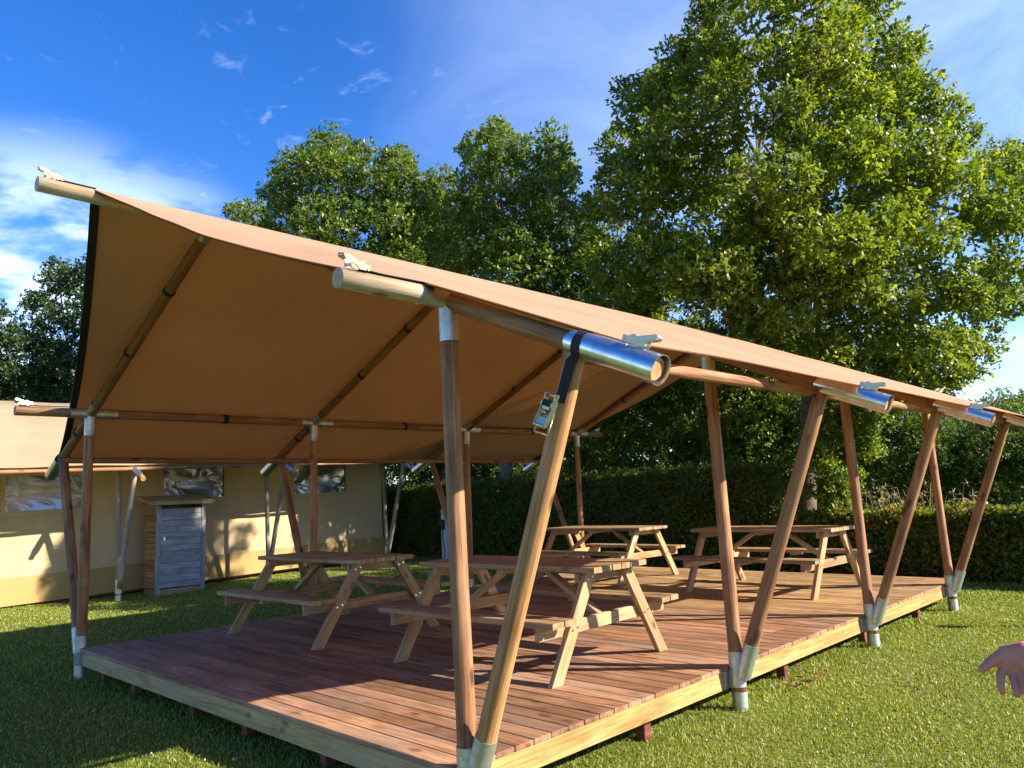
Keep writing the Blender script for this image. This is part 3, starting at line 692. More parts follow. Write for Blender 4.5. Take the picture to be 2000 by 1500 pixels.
# ------------------------------------------------------------------ cupboard
def build_cupboard():
    gz = float(ground_z(3.9, 13.0)); X0, X1, Y0, Y1, H = 3.44, 4.44, 13.00, 13.62, 1.80
    root = thing('storage_cupboard', 'narrow timber storage cupboard with silver-grey door against the cream tent wall', 'cupboard', ((X0+X1)/2, (Y0+Y1)/2, gz)); b = Vector(((X0+X1)/2, (Y0+Y1)/2, 0)); hx, hy = (X1-X0)/2, (Y1-Y0)/2
    n = 15; bh = (H-.12)/n
    for s in (-1, 1):
        for k in range(n):
            board('cladding_board', 2*hy-.06, bh-.006, .022, M['clad'], root, (s*(hx-.011), .02, .12+bh*(k+.5)), (math.pi/2, 0, math.pi/2), .003)
    for k in range(n): board('cladding_board', 2*hx-.05, bh-.006, .022, M['clad'], root, (0, hy-.011, .12+bh*(k+.5)), (math.pi/2, 0, 0), .003)
    for x in (-hx+.045, hx-.045): board('door_post', H-.06, .085, .05, M['door_wood'], root, (x, -hy+.025, H/2+.01), (math.pi/2, -math.pi/2, 0), .003)
    board('plinth', 2*hx-.01, .12, .05, M['clad'], root, (0, -hy+.030, .045), (math.pi/2, 0, 0)); board('plinth', 2*hy-.1, .12, .05, M['clad'], root, (-hx+.03, .03, .045), (math.pi/2, 0, math.pi/2))
    door = bpy.data.objects.new('door', None); link(door, root); door.location = (0, -hy+.022, 0)
    dn = 13; dz0, dz1 = .125, H-.10; dh = (dz1-dz0)/dn
    for k in range(dn): board('door_board', 2*hx-.185, dh-.004, .022, M['door_wood'], door, (.0, 0, dz0+dh*(k+.5)), (math.pi/2, 0, 0), .003)
    bm = bmesh.new(); bm_cyl(bm, (-hx+.16, -.030, 1.10), (-hx+.16, -.008, 1.10), .016, 12); bm_box(bm, (-hx+.16, -.012, 1.10), (.03, .004, .06)); obj('handle', bm_done(bm, 'handle'), M['bolt'], door)
    # overhanging mono-pitch roof
    V = [(-hx-.16, -hy-.12, H-.03), (hx+.16, -hy-.12, H-.03), (hx+.16, hy+.04, H+.10), (-hx-.16, hy+.04, H+.10)]; V += [(x, y, z+.075) for x, y, z in V]
    me = py_mesh('cap', V, [[3, 2, 1, 0], [4, 5, 6, 7], [0, 1, 5, 4], [1, 2, 6, 5], [2, 3, 7, 6], [3, 0, 4, 7]])
    bm = bmesh.new(); bm.from_mesh(me); bmesh.ops.bevel(bm, geom=bm.edges[:], offset=.006, segments=1, affect='EDGES'); bm.to_mesh(me); bm.free(); obj('cap', me, M['fascia_old'], root)
build_cupboard()

# power pedestal at the hedge
def build_pedestal():
    x, y = 10.55, 12.45; gz = float(ground_z(x, y))
    root = thing('power_pedestal', 'slim pale grey electricity pedestal standing in front of the tall hedge', 'pedestal', (x, y, gz))
    bm = bmesh.new(); bm_box(bm, (0, 0, .56), (.17, .20, 1.16)); bmesh.ops.bevel(bm, geom=bm.edges[:], offset=.015, segments=2, affect='EDGES'); obj('body', bm_done(bm, 'body'), M['white'], root)
    bm = bmesh.new(); bm_box(bm, (0, 0, 1.20), (.21, .24, .10)); bmesh.ops.bevel(bm, geom=bm.edges[:], offset=.03, segments=3, affect='EDGES'); obj('cap', bm_done(bm, 'cap'), M['white'], root)
    bm = bmesh.new(); bm_box(bm, (-.088, 0, .86), (.010, .14, .26)); obj('socket_cover', bm_done(bm, 'socket_cover'), M['dark'], root)
    pts = [(-.10, 0, .80), (-.14, -.02, .55), (-.12, -.06, .25), (-.16, -.10, .02)]; bm = bmesh.new()
    for p, q in zip(pts[:-1], pts[1:]): bm_cyl(bm, p, q, .010, 8)
    obj('cable', bm_done(bm, 'cable'), M['web'], root)
build_pedestal()

# ------------------------------------------------------------------ foliage
LEAF6 = (np.array([[0, 0, 0], [.26, .28, .06], [.36, .68, .08], [0, 1, -.03], [-.36, .68, .08], [-.26, .28, .06]]), np.array([[0, 1, 2, 3], [0, 3, 4, 5]]))
LEAF5 = (np.array([[0, 0, 0], [.19, .27, .05], [.11, .44, .03], [.27, .70, .07], [0, 1, -.05], [-.27, .70, .07], [-.11, .44, .03], [-.19, .27, .05]]), np.array([[0, 1, 2, 6, 7], [2, 3, 4, 5, 6]]))
LEAF4 = (np.array([[0, 0, 0], [.30, .5, .07], [0, 1, -.04], [-.30, .5, .07]]), np.array([[0, 1, 2, 3]]))
def nrm(v): return v/np.maximum(np.linalg.norm(v, axis=-1, keepdims=True), 1e-9)
def leaves(C, D, Nn, S, tmpl):
    """C root points, D length direction, Nn rough normal, S length"""
    T, F = tmpl; D = nrm(D); X = nrm(np.cross(D, Nn)); Z = np.cross(X, D); k = len(T)
    V = C[:, None, :] + S[:, None, None]*(T[None, :, 0:1]*X[:, None]+T[None, :, 1:2]*D[:, None]+T[None, :, 2:3]*Z[:, None])
    return V.reshape(-1, 3), (F[None]+(np.arange(len(C))*k)[:, None, None]).reshape(-1, F.shape[1])
def rosettes(C, A, size, per, rg, tmpl, spread=1.0):
    """clusters of leaves radiating from twig tips C with axes A"""
    n = len(C); C = np.repeat(C, per, 0); A = np.repeat(A, per, 0)
    D = nrm(A*.55+rg.normal(size=(n*per, 3))*spread*.75); C = C+rg.normal(size=C.shape)*size*.22
    Nn = nrm(A+np.array([0, 0, .8])+rg.normal(size=C.shape)*.45)
    return leaves(C, D, Nn, size*rg.uniform(.65, 1.2, n*per), tmpl)
def tube(pts, rad, sides=7):
    pts = np.array(pts, float); n = len(pts); V = []; 
    T = np.gradient(pts, axis=0); T = nrm(T); ref = np.array([.3, .9, .2])
    X = nrm(np.cross(T, ref)); Y = np.cross(T, X); a = np.linspace(0, 2*np.pi, sides, endpoint=False)
    V = (pts[:, None]+np.array(rad)[:, None, None]*(np.cos(a)[None, :, None]*X[:, None]+np.sin(a)[None, :, None]*Y[:, None])).reshape(-1, 3)
    F = [[k*sides+i, k*sides+(i+1) % sides, (k+1)*sides+(i+1) % sides, (k+1)*sides+i] for k in range(n-1) for i in range(sides)]
    return V, np.array(F)
def merge(parts):
    V = []; F = []; o = 0
    for v, f in parts: V.append(v); F.append(np.asarray(f)+o); o += len(v)
    return np.concatenate(V), np.concatenate(F)
def in_poly(x, y, poly):
    c = np.zeros(len(x), bool); p = np.array(poly, float); j = len(p)-1
    for i in range(len(p)):
        c ^= ((p[i, 1] > y) != (p[j, 1] > y)) & (x < (p[j, 0]-p[i, 0])*(y-p[i, 1])/(p[j, 1]-p[i, 1]+1e-9)+p[i, 0]); j = i
    return c
def edge_dist(x, y, poly):
    p = np.array(poly, float); q = np.roll(p, -1, 0); d = np.full(len(x), 1e9); P0 = np.stack([x, y], 1)
    for a, c in zip(p, q):
        ab = c-a; t = np.clip(((P0-a)@ab)/(ab@ab), 0, 1); d = np.minimum(d, np.linalg.norm(P0-a-t[:, None]*ab, axis=1))
    return d
def tree(name, label, group, outline, depth, trunk_px, fork_px, blob, nblob, per_blob, leaf, per, tmpl, mat, bark, trunk_r, seed, inner=.35, limbs=14, thick=1.0, cat='tree', zsq=.8, trunk=True):
    """outline: the crown's measured silhouette (photo pixels at the tree's distance); its clumps get a rounded depth of their own"""
    rg = np.random.default_rng(seed); px2m = depth/FPX
    ol = np.array(outline, float); lo, hi = ol.min(0), ol.max(0)
    B = []; brad = blob/px2m
    tries = 0; halfw = (hi-lo).min()/2
    while len(B) < nblob and tries < 60000:
        tries += 1; x = rg.uniform(lo[0], hi[0]); y = rg.uniform(lo[1], hi[1])
        if not in_poly(np.array([x]), np.array([y]), ol)[0]: continue
        e = edge_dist(np.array([x]), np.array([y]), ol)[0]
        if e < brad*.55: continue
        ee = min(1, e/halfw); dmax = math.sqrt(max(0, 1-(1-ee)**2))*halfw*px2m*thick
        s = rg.choice([-1, 1], p=[.62, .38]); q = s*dmax*(rg.uniform(inner, 1)**.7)
        c = at(x, y, depth+q); r = blob*rg.uniform(.7, 1.25)*(1 if e > brad else .8)
        if any(np.linalg.norm(c-c2) < .56*(r+r2) for c2, r2 in B): 
            if rg.random() < .93: continue
        B.append((c, r))
    C = []; A = []
    for c, r in B:
        n = max(6, int(per_blob*(r/blob)**2)); d = nrm(rg.normal(size=(n, 3))); d[:, 2] = np.where(d[:, 2] < -.35, d[:, 2]*.5, d[:, 2]); d = nrm(d)
        lump = 1+.22*np.sin(d[:, 0]*5+c[0]*3)*np.sin(d[:, 1]*5+c[1]*2)
        rr = r*(.50+.52*rg.random(n)**.6)*lump; p = c+d*rr[:, None]*np.array([1, 1, zsq]); C.append(p); A.append(nrm(d+np.array([0, 0, .35])))
    C = np.concatenate(C); A = np.concatenate(A); V, F = rosettes(C, A, leaf, per, rg, tmpl)
    # trunk and limbs
    base = at(*trunk_px, depth); g = float(ground_z(base[0], base[1])); foot = np.array([base[0], base[1], g-.15]); fork = at(*fork_px, depth)
    root = thing(name, label, cat, (foot[0], foot[1], g), 0, group); b = np.array([foot[0], foot[1], g])
    parts = []
    if trunk:
        mid = (foot+fork)/2+np.array([.06, -.05, 0]); k = 9; t = np.linspace(0, 1, k)[:, None]
        pts = (1-t)**2*foot+2*t*(1-t)*mid+t*t*fork; rad = trunk_r*(1.25-.75*t[:, 0]); rad[0] *= 1.35; parts.append(tube(pts-b, rad, 14))
    order = sorted(B, key=lambda q: -np.linalg.norm(q[0]-fork)); nodes = [(fork, trunk_r*.55)]
    for i, (c, r) in enumerate(order[:limbs*6]):
        if i < limbs//2: s, r0 = fork+rg.normal(size=3)*.05, trunk_r*rg.uniform(.16, .36)
        else:
            ds = [np.linalg.norm(p-c)+(.4 if p[2] > c[2] else 0) for p, _ in nodes]; s, r0 = nodes[int(np.argmin(ds))]; r0 = max(.012, r0*.6)
        L = np.linalg.norm(c-s)
        m = (s+c)/2+rg.normal(size=3)*L*.05+np.array([0, 0, L*.03]); k = 7; t = np.linspace(0, 1, k)[:, None]; pts = (1-t)**2*s+2*t*(1-t)*m+t*t*c
        pts[1:-1] += rg.normal(size=(k-2, 3))*L*.022; rad = r0*(1-.82*t[:, 0])+.006; parts.append(tube(pts-b, rad, 6))
        for j in (2, 3, 4, 5): nodes.append((pts[j], rad[j]))
        for _ in range(4):
            e = c+nrm(rg.normal(size=3))*r*.6; ss = pts[rg.integers(3, 7)]; mm = (ss+e)/2+rg.normal(size=3)*.14
            parts.append(tube(np.array([ss, mm, e])-b, [.014, .010, .005], 4))
    if parts:
        v, f = merge(parts); obj('trunk' if trunk else 'stems', fast_mesh('trunk', v, f, True), bark, root)
    obj('crown' if cat == 'tree' else 'foliage', fast_mesh('crown', V-b, F), mat, root)
    return root

G_TR = 'trees behind the hedge'
OAK = [(1150, 600), (1128, 480), (1135, 350), (1190, 230), (1225, 120), (1330, 60), (1360, -40), (1450, -110), (1620, -110), (1750, -30), (1800, 120), (1900, 160), (1940, 240), (2060, 270), (2150, 380), (2140, 520), (2030, 620), (1930, 730), (1830, 770), (1700, 770), (1560, 780), (1400, 770), (1250, 690)]
tree('oak_tree', 'tall broad oak with bright yellow-green leaves at right, rising behind the pavilion roof', G_TR, OAK, 16, (1550, 1010), (1585, 690), .50, 285, 108, .130, 5, LEAF5, M['oak_leaf'], M['bark'], .24, 21, inner=.3, limbs=16)
LOWB = [(1585, 780), (1680, 740), (1760, 700), (1900, 700), (1920, 740), (1850, 770), (1760, 800), (1720, 850), (1705, 930), (1640, 1000), (1580, 1000), (1560, 900)]
tree('oak_sapling', 'low bright green oak growth hanging beside the oak trunk above the low hedge', None, LOWB, 14.2, (1600, 1010), (1610, 900), .34, 36, 70, .12, 6, LEAF5, M['oak_leaf'], M['bark'], .05, 5, limbs=8, thick=.6)
T2 = [(850, 640), (830, 500), (862, 400), (885, 330), (900, 255), (915, 250), (930, 262), (945, 225), (985, 225), (1000, 245), (1040, 250), (1065, 232), (1095, 230), (1115, 300), (1150, 330), (1180, 400), (1210, 520), (1280, 640), (1280, 800), (900, 800)]
tree('tree', 'mid green leafy tree between the oak and the bushier tree left of it', G_TR, T2, 20.5, (985, 1010), (985, 840), .48, 240, 76, .115, 6, LEAF4, M['mid_leaf'], M['bark_grey'], .22, 31, limbs=12)
T3 = [(500, 640), (485, 480), (505, 380), (530, 330), (545, 285), (570, 280), (590, 285), (608, 248), (640, 238), (690, 240), (710, 270), (745, 285), (765, 268), (795, 272), (812, 320), (850, 350), (885, 420), (895, 500), (890, 640), (880, 800), (520, 800)]
tree('tree', 'bushy green tree with uneven top rising behind the middle of the canopy', G_TR, T3, 24, (690, 1010), (690, 850), .56, 240, 76, .13, 6, LEAF4, M['mid_leaf'], M['bark_grey'], .24, 41, limbs=12)
T5 = [(760, 800), (770, 480), (800, 400), (840, 325), (880, 335), (920, 400), (960, 500), (970, 800)]
tree('tree', 'green tree filling the gap between the two middle trees, a little behind them', G_TR, T5, 26, (865, 1010), (865, 800), .56, 90, 90, .13, 6, LEAF4, M['mid_leaf'], M['bark_grey'], .2, 45, limbs=8)
T4 = [(415, 640), (430, 420), (470, 375), (530, 390), (560, 480), (570, 700), (430, 700)]
tree('tree', 'smaller pale green tree just showing above the canopy, leftmost of the row behind it', G_TR, T4, 30, (480, 1010), (480, 700), .6, 40, 90, .15, 6, LEAF4, M['mid_leaf'], M['bark_grey'], .18, 51, limbs=8)
L1 = [(30, 700), (20, 600), (75, 555), (95, 500), (135, 485), (150, 520), (200, 500), (260, 540), (300, 650), (300, 850), (40, 850)]
tree('tree', 'dark green dense tree behind the cream tent, beside the black edge of the canopy', G_TR, L1, 26, (150, 1010), (150, 850), .62, 70, 120, .12, 6, LEAF4, M['dark_leaf'], M['bark'], .2, 61, limbs=10)
L2 = [(-260, 850), (-270, 640), (-160, 560), (-40, 570), (30, 600), (60, 690), (70, 850)]
tree('tree', 'dark green tree at the left edge of the picture behind the tent roof', G_TR, L2, 24.5, (-90, 1010), (-90, 850), .62, 60, 120, .12, 6, LEAF4, M['dark_leaf'], M['bark'], .2, 71, limbs=10)

G_S = 'shrubs behind the hedge'
def shrub(label, ol, depth, seed, nb, leafs=.075, mat=None, blob=.45, pb=170):
    c = np.mean(ol, 0); y1 = max(p[1] for p in ol)
    return tree('shrub', label, G_S, ol, depth, (c[0], 1010), (c[0], min(y1-30, 940)), blob, nb, pb, leafs, 5, LEAF4, mat or M['shrub_leaf'], M['bark'], .06, seed, limbs=8, cat='shrub', thick=.8, trunk=False)
shrub('dark shrub mass behind the tall hedge, seen below the right end of the canopy', [(1080, 1000), (1090, 800), (1180, 740), (1300, 700), (1400, 720), (1420, 1000)], 21, 101, 90, .10, M['mid_leaf'], .5)
shrub('fine-leaved shrub lit on top, behind the second pair of leaning legs', [(1370, 1000), (1370, 740), (1450, 700), (1540, 740), (1570, 1000)], 18.5, 102, 70, .085, M['mid_leaf'])
shrub('dark bramble thicket between the third and fourth leg pairs above the low hedge', [(1640, 1010), (1640, 830), (1720, 780), (1820, 790), (1900, 830), (1920, 1010)], 17.5, 103, 70)
shrub('shaded shrub at the right edge of the picture above the low hedge', [(1840, 1010), (1850, 840), (1930, 800), (2040, 790), (2140, 840), (2160, 1010)], 17.0, 104, 70)
shrub('pale feathery shrub against the sky at the far right', [(1820, 900), (1850, 800), (1900, 770), (1960, 755), (2050, 760), (2150, 800), (2150, 900)], 24, 105, 50, .09, M['mid_leaf'], .6, 120)
shrub('shrub behind the tall hedge, seen left of the near posts', [(700, 1000), (700, 860), (800, 830), (900, 840), (930, 1000)], 27, 106, 60, .10, None, .7, 150)
shrub('shrub behind the tall hedge, seen between the near posts', [(900, 1000), (900, 840), (1000, 820), (1090, 840), (1110, 1000)], 25, 107, 60, .10, None, .65, 150)
shrub('bushy dark undergrowth behind the oak trunk', [(1400, 1000), (1420, 760), (1560, 730), (1700, 760), (1720, 1000)], 19, 108, 70, .085, None, .55, 160)
shrub('dark thicket far behind the oak, right of its trunk', [(1500, 1000), (1500, 800), (1700, 770), (1900, 790), (1950, 1000)], 30, 110, 70, .14, M['dark_leaf'], .9, 150)
shrub('dark thicket far behind the tall hedge, left of the oak trunk', [(1000, 1000), (1000, 780), (1200, 740), (1400, 740), (1540, 780), (1540, 1000)], 30, 111, 90, .14, M['dark_leaf'], .9, 150)
shrub('dark bush under the trees, behind the tent at left', [(-60, 900), (-60, 720), (60, 690), (200, 700), (330, 720), (330, 900)], 30, 109, 60, .11, M['dark_leaf'], .8, 150)

def hedge(name, label, x0, x1, y0, y1, h, seed, n, mat, tips=0, lf=.066):
    rg = np.random.default_rng(seed); xc, yc = (x0+x1)/2, (y0+y1)/2; g = 0.0
    root = thing(name, label, 'hedge', (xc, yc, g), 0, 'hedges along the back'); b = np.array([xc, yc, g])
    # twiggy core
    nx, ny, nz = 4, int((y1-y0)*3), 8; bm = bmesh.new(); bm_box(bm, (0, 0, h*.46), (x1-x0-.34, y1-y0-.30, h*.86)); bmesh.ops.subdivide_edges(bm, edges=bm.edges[:], cuts=5, use_grid_fill=True)
    for v in bm.verts: v.co += Vector(rg.normal(size=3)*.035)
    obj('core', bm_done(bm, 'core'), M['twig'], root)
    # stems near the ground
    parts = []
    for _ in range(int((y1-y0)*7)):
        p = np.array([rg.uniform(x0+.12, x1-.12)-xc, rg.uniform(y0+.1, y1-.1)-yc, -.08]); q = p+np.array([rg.normal()*.12, rg.normal()*.12, h*.6]); parts.append(tube([p, (p+q)/2+rg.normal(size=3)*.03, q], [.014, .011, .006], 5))
    v, f = merge(parts); obj('stems', fast_mesh('stems', v, f, True), M['bark'], root)
    # leaves: front, back, top, ends
    areas = {'f': (y1-y0)*h*1.3, 'b': (y1-y0)*h*.5, 't': (y1-y0)*(x1-x0)*1.5, 'e': (x1-x0)*h}
    tot = sum(areas.values()); C = []; A = []
    for k, ar in areas.items():
        m = int(n*ar/tot); d = np.abs(rg.normal(size=m))*.07
        y = rg.uniform(y0, y1, m); z = h*(rg.random(m)**.85)*.985+.03; x = rg.uniform(x0, x1, m)
        bulge = .05*np.sin(y*2.3+seed)+.04*np.sin(y*5.1+z*4)+.03*np.sin(z*7+y*3)
        if k == 'f': P = np.stack([x0+d-bulge, y, z], 1); nn = np.tile([-1, 0, .35], (m, 1))
        elif k == 'b': P = np.stack([x1-d+bulge, y, z], 1); nn = np.tile([1, 0, .35], (m, 1))
        elif k == 't': P = np.stack([x, y, h-d*.8+bulge+.02*rg.normal(size=m)], 1); nn = np.tile([0, 0, 1.], (m, 1))
        else:
            s = rg.random(m) < .5; P = np.stack([x, np.where(s, y0+d-bulge, y1-d+bulge), z], 1); nn = np.where(s[:, None], [[0, -1, .3]], [[0, 1, .3]])
        C.append(P); A.append(nn)
    if tips:
        m = tips; y = rg.uniform(y0, y1, m); x = rg.uniform(x0, x1, m); up = .22*rg.random(m)**1.6*(.5+.5*np.sin(y*3.1)**2)
        C.append(np.stack([x, y, h+up], 1)); A.append(np.tile([0, 0, 1.], (m, 1)))
    C = np.concatenate(C)-b; A = nrm(np.concatenate(A)+rg.normal(size=C.shape)*.35)
    V, F = rosettes(C, A, lf, 3, rg, LEAF4, 1.1); obj('foliage', fast_mesh('foliage', V, F), mat, root)
hedge('hedge', 'tall clipped dark beech hedge behind the deck with sunlit green top', 11.0, 12.1, 3.95, 16.5, 1.95, 1, 46000, M['hedge_leaf'], 2500)
hedge('hedge', 'low hedge with yellow and orange young tips behind the right end of the deck', 11.0, 11.8, -5.0, 3.9, .96, 2, 20000, M['low_leaf'], 5200, .085)

# tall dry grass standing behind the low hedge
def tall_grass():
    rg = np.random.default_rng(9); parts = []; c = np.array([12.35, 2.2, 0])
    for k in range(110):
        x = 12.35+rg.normal()*.3; y = rg.uniform(-.8, 3.2) if k % 5 == 0 else rg.normal()*.45+1.6; h = rg.uniform(.9, 1.55); l = rg.normal(size=2)*.22
        p0 = np.array([x, y, -.02]); p1 = p0+[l[0]*.4, l[1]*.4, h*.6]; p2 = p0+[l[0], l[1], h]; p3 = p2+[l[0]*.5, l[1]*.5, -.05+.08*rg.random()]
        parts.append(tube(np.array([p0, p1, p2, p3])-c, [.0035, .003, .0028, .001], 3))
        for _ in range(5): q = p2+(p3-p2)*rg.random(); e = q+rg.normal(size=3)*.05; parts.append(tube(np.array([q, e])-c, [.006, .001], 3))
    v, f = merge(parts); o = obj('tall_grass', fast_mesh('tall_grass', v, f), M['straw'], None, c); stuff(tag(o, 'tall dry seeding grass stalks behind the low hedge', 'grass'))
tall_grass()

# ------------------------------------------------------------------ lawn blades, clover, fallen leaves
def lawn_blades():
    rg = np.random.default_rng(4); n = 900000
    # density falls off away from the trodden front of the deck
    d = 1.4+(rg.random(n)**1.35)*18.5; a = YAW+rg.uniform(-.86, .86, n); x = CAM[0]+d*np.cos(a); y = CAM[1]+d*np.sin(a)
    keep = ~((x > DX0+.45) & (x < DX1-.4) & (y > DY0+.5) & (y < DY1-.4)) & (x < 11.3) & (y < 14.3)
    x, y, d = x[keep], y[keep], d[keep]; 
    x, y, d = x[:400000], y[:400000], d[:400000]; n = len(x)
    clump = .5+.5*np.sin(x*3.1+1.7*np.sin(y*2.3))*np.sin(y*3.7+np.sin(x*1.9)); fringe = np.exp(-np.minimum(np.abs(y-DY0), np.abs(x-DX0))*5)*((x > -.6) & (y > -.6))
    h = (.013+.015*rg.random(n)+.013*clump*rg.random(n))*(1+.9*fringe*rg.random(n)); w = (.0014+.00040*d)*rg.uniform(.7, 1.3, n)
    ang = rg.uniform(0, 6.283, n); wx, wy = np.cos(ang)*w, np.sin(ang)*w; la = rg.uniform(0, 6.283, n); ln = h*rg.uniform(.15, .95, n); lx, ly = np.cos(la)*ln, np.sin(la)*ln
    z = ground_z(x, y)-.004
    V = np.empty((n, 5, 3)); V[:, 0] = np.stack([x-wx, y-wy, z], 1); V[:, 1] = np.stack([x+wx, y+wy, z], 1)
    V[:, 2] = np.stack([x+lx*.4+wx*.8, y+ly*.4+wy*.8, z+h*.62], 1); V[:, 3] = np.stack([x+lx*.4-wx*.8, y+ly*.4-wy*.8, z+h*.62], 1); V[:, 4] = np.stack([x+lx, y+ly, z+h], 1)
    base = (np.arange(n)*5)[:, None]; Q = base+np.array([[0, 1, 2, 3]]); T = base+np.array([[3, 2, 4]])
    me = bpy.data.meshes.new('grass'); me.vertices.add(n*5); me.vertices.foreach_set('co', V.astype(np.float32).ravel())
    li = np.concatenate([Q, T], 1).ravel().astype(np.int32); me.loops.add(len(li)); me.loops.foreach_set('vertex_index', li)
    ls = (np.arange(n)[:, None]*7+np.array([[0, 4]])).ravel().astype(np.int32); me.polygons.add(2*n); me.polygons.foreach_set('loop_start', ls); me.update(calc_edges=True)
    stuff(tag(obj('grass', me, M['grass']), 'short green lawn grass around the deck', 'grass'))
    # clover heads
    bm = bmesh.new(); k = 0
    while k < 120:
        dd = 2+rg.random()*9; aa = YAW+rg.uniform(-.75, .6); X, Y = CAM[0]+dd*math.cos(aa), CAM[1]+dd*math.sin(aa)
        if X > DX0-.2 and X < DX1+.1 and Y > DY0-.1 and Y < DY1+.2: continue
        if rg.random() > .35+.65*math.exp(-abs(Y-DY0)*1.2): continue
        k += 1; bmesh.ops.create_icosphere(bm, subdivisions=1, radius=rg.uniform(.005, .010), matrix=Matrix.Translation((X, Y, float(ground_z(X, Y))+rg.uniform(.03, .055))))
    stuff(tag(obj('clover_flowers', bm_done(bm, 'clover'), M['flower']), 'tiny white clover heads scattered in the lawn', 'flowers'))
lawn_blades()
def dead_leaves():
    rg = np.random.default_rng(8)
    for k in range(11):
        x, y = 3.62+rg.normal()*.10+(.25 if k > 7 else 0), -.03+rg.normal()*.05-(.06 if k > 7 else 0); z = float(ground_z(x, y))+.040+.008*rg.random()
        T = np.array([[0, 0, 0], [.35, .25, .10], [.28, .5, .12], [.42, .75, .16], [0, 1, .02], [-.42, .75, .18], [-.28, .5, .12], [-.35, .25, .12], [0, .5, -.02]])*.065
        F = [[0, 1, 2, 8], [8, 2, 3, 4], [8, 4, 5, 6], [0, 8, 6, 7]]
        o = obj('fallen_leaf', py_mesh('fallen_leaf', T, F), M['dead_leaf'], None, (x, y, z), (rg.uniform(-.5, .5), rg.uniform(-.5, .5), rg.uniform(0, 6.28)))
        tag(o, 'curled brown fallen leaf on the grass beside the second pair of legs', 'leaf', 'fallen leaves by the deck')
dead_leaves()

# ------------------------------------------------------------------ person whose hand reaches in at the right
def voxel(name, caps, vox, smooth_it=3):
    """continuous surface from tapered capsules"""
    bm = bmesh.new()
    for A, B, r0, r1 in caps:
        A = Vector(A); B = Vector(B); L = max((B-A).length, 1e-5); k = max(1, int(L/(min(r0, r1)*.20)))
        for i in range(k+1):
            t = i/k; bmesh.ops.create_icosphere(bm, subdivisions=2, radius=r0+(r1-r0)*t, matrix=Matrix.Translation(A.lerp(B, t)))
    me = bm_done(bm, name+'_src'); o = bpy.data.objects.new(name+'_src', me); COL.objects.link(o)
    m = o.modifiers.new('r', 'REMESH'); m.mode = 'VOXEL'; m.voxel_size = vox; m.use_smooth_shade = True
    s = o.modifiers.new('s', 'SMOOTH'); s.iterations = smooth_it; s.factor = .5
    dg = bpy.context.evaluated_depsgraph_get(); r = bpy.data.meshes.new_from_object(o.evaluated_get(dg)); bpy.data.objects.remove(o); bpy.data.meshes.remove(me); r.materials.clear(); return r
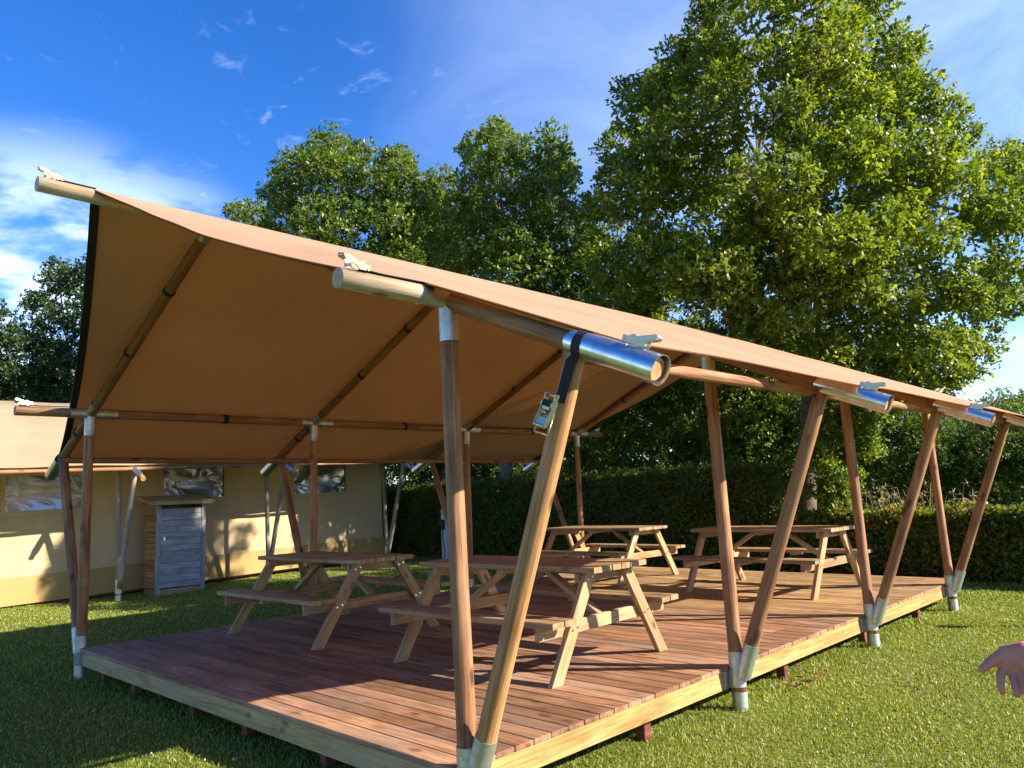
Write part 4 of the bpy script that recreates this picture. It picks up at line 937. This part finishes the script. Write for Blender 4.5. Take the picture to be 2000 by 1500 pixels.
def build_person():
    D = 1.58; k = D/FPX; Z = Vector(-CF)
    def hp(px, py, z): return Vector(at(px, py, D-z))
    fing = [[(1960, 1302, .000), (1954, 1322, .012), (1954, 1339, .022), (1958, 1352, .026)],
            [(1979, 1310, .009), (1981, 1331, .022), (1985, 1347, .032), (1987, 1357, .036)],
            [(1998, 1312, .018), (2002, 1333, .031), (2006, 1348, .041), (2008, 1358, .045)],
            [(2009, 1306, .034), (2014, 1325, .046), (2017, 1338, .054), (2018, 1347, .058)]]
    rad = [(.0096, .0086, .0080, .0066), (.0098, .0088, .0082, .0067), (.0094, .0085, .0078, .0063), (.0085, .0076, .0070, .0057)]
    wrist = hp(2034, 1270, .030); caps = []
    for f, r in zip(fing, rad):
        p = [hp(*q) for q in f]
        for i in range(3): caps.append((p[i], p[i+1], r[i], r[i+1]))
        caps.append((wrist+(p[0]-wrist)*.12, wrist.lerp(p[0], .92), .0185, .0108))
    th = [hp(2000, 1270, .014), hp(1966, 1274, -.004), hp(1939, 1290, -.006), hp(1918, 1307, -.004)]
    for i, (a, c) in enumerate(((.0185, .0155), (.0135, .0112), (.0112, .0082))): caps.append((th[i], th[i+1], a, c))
    caps.append((hp(1990, 1282, .014), hp(1970, 1294, .004), .0165, .013)); caps.append((hp(2012, 1282, .026), hp(2004, 1300, .028), .015, .013))
    R_ = Vector(CR); R_.z = 0; R_.normalize(); Up = Vector((0, 0, 1)); Fh = Vector((CF[0], CF[1], 0)).normalized()
    elbow = wrist+R_*.235+Up*.015-Fh*.02; caps += [(wrist, wrist.lerp(elbow, .35), .024, .031), (wrist.lerp(elbow, .35), elbow, .031, .040)]
    hand = voxel('hand', caps, .0026, 4)
    sh = elbow+R_*.13+Up*.26+Fh*.02; neck = sh+R_*.19+Up*.05; nz = neck.z
    pel = Vector((neck.x, neck.y, .93)); tall = nz+.27
    g = float(ground_z(pel.x, pel.y)); L_sh = sh+R_*.38
    hipR, hipL = pel-R_*.09-Up*.04, pel+R_*.09-Up*.04; footR = Vector((hipR.x, hipR.y, g))-R_*.03; footL = Vector((hipL.x, hipL.y, g))+R_*.03
    bc = [(elbow, sh, .043, .056), (sh, neck-Up*.06, .065, .085), (L_sh, neck-Up*.06, .065, .085), (neck-Up*.10, neck+Up*.08, .075, .056),
          (neck-Up*.14-R_*.07, pel+Up*.15-R_*.06, .115, .110), (neck-Up*.14+R_*.07, pel+Up*.15+R_*.06, .115, .110), (pel+Up*.15, pel, .135, .135)]
    lel = L_sh+R_*.06-Up*.29; lwr = lel+R_*.01-Up*.25-Fh*.08; bc += [(L_sh, lel, .056, .043), (lel, lwr, .040, .026), (lwr, lwr-Up*.09-Fh*.02, .028, .022)]
    for h, ft in ((hipR, footR), (hipL, footL)):
        kn = h.lerp(ft, .5)-Fh*.02; an = ft+Up*.09; bc += [(h, kn, .092, .062), (kn, an, .058, .042), (an-Up*.03, ft+Up*.045-Fh*.15, .045, .038), (an-Up*.03, ft+Up*.045+Fh*.04, .045, .040)]
    hd = neck+Up*.19; bc += [(hd-Up*.055-Fh*.02, hd+Up*.035, .073, .088), (hd+Up*.03+Fh*.03, hd+Up*.05, .085, .085), (hd-Up*.0-Fh*.085, hd-Up*.032-Fh*.098, .011, .014), (hd-R_*.083, hd-R_*.083-Up*.02, .018, .014), (hd+R_*.083, hd+R_*.083-Up*.02, .018, .014)]
    body = voxel('body', bc, .012, 8)
    # one body mesh: figure and finely modelled arm joined
    bm = bmesh.new(); bm.from_mesh(body); nb = len(bm.faces); bm.from_mesh(hand); bm.faces.ensure_lookup_table()
    root = thing('person', 'hand of a person reaching in over the lawn at the right edge', 'person', (pel.x, pel.y, g)); b = Vector(root.location)
    for i, f in enumerate(bm.faces):
        c = f.calc_center_median(); f.smooth = True
        if i >= nb: f.material_index = 0
        elif c.z > nz-.02 and (c-neck).length < .4 and abs((c-neck).dot(R_)) < .13: f.material_index = 0
        elif c.z > .93: f.material_index = 1
        elif (c-lwr).length < .14 : f.material_index = 0
        elif c.z > g+.09: f.material_index = 2
        else: f.material_index = 3
        if i < nb and (c-lwr).length < .16: f.material_index = 0
    for v in bm.verts: v.co -= b
    me = bm_done(bm, 'body')
    for m in ('skin', 'shirt', 'trousers', 'web'): me.materials.append(M[m])
    obj('body', me, None, root)
    hr = voxel('hair', [(hd+Up*.055+Fh*.015, hd+Up*.02+Fh*.05, .092, .088), (hd+Up*.085-Fh*.03, hd+Up*.06+Fh*.03, .066, .085)], .012, 2)
    for v in hr.vertices: v.co -= b
    obj('hair', hr, M['hair'], root)
    for s in (-1, 1):
        bm = bmesh.new(); bmesh.ops.create_icosphere(bm, subdivisions=2, radius=.011, matrix=Matrix.Translation(hd+Up*.005-Fh*.074+R_*s*.032-b)); obj('eye', bm_done(bm, 'eye'), M['white'], root)
        ob = bmesh.new(); bmesh.ops.create_icosphere(ob, subdivisions=2, radius=.0055, matrix=Matrix.Translation(hd+Up*.005-Fh*.0805+R_*s*.032-b)); obj('pupil', bm_done(ob, 'pupil'), M['web'], root)
    bm = bmesh.new(); bm_box(bm, hd-Up*.065-Fh*.090-b, (.045, .010, .008), Matrix((R_, Fh, Up)).transposed()); obj('mouth', bm_done(bm, 'mouth'), M['dead_leaf'], root)
build_person()

# slim post outside the frame whose shadow reaches into the lawn at right
def build_marker():
    x, y = 7.62, -1.62; g = float(ground_z(x, y)); root = thing('marker_post', 'slim wooden marker post with a small box head on the lawn', 'post', (x, y, g))
    pole('post', (0, 0, -.15), (0, 0, .80), .022, .020, M['pole'], root); bm = bmesh.new(); bm_box(bm, (0, 0, .84), (.12, .10, .14)); bmesh.ops.bevel(bm, geom=bm.edges[:], offset=.01, segments=1, affect='EDGES'); obj('head', bm_done(bm, 'head'), M['fascia'], root)
build_marker()
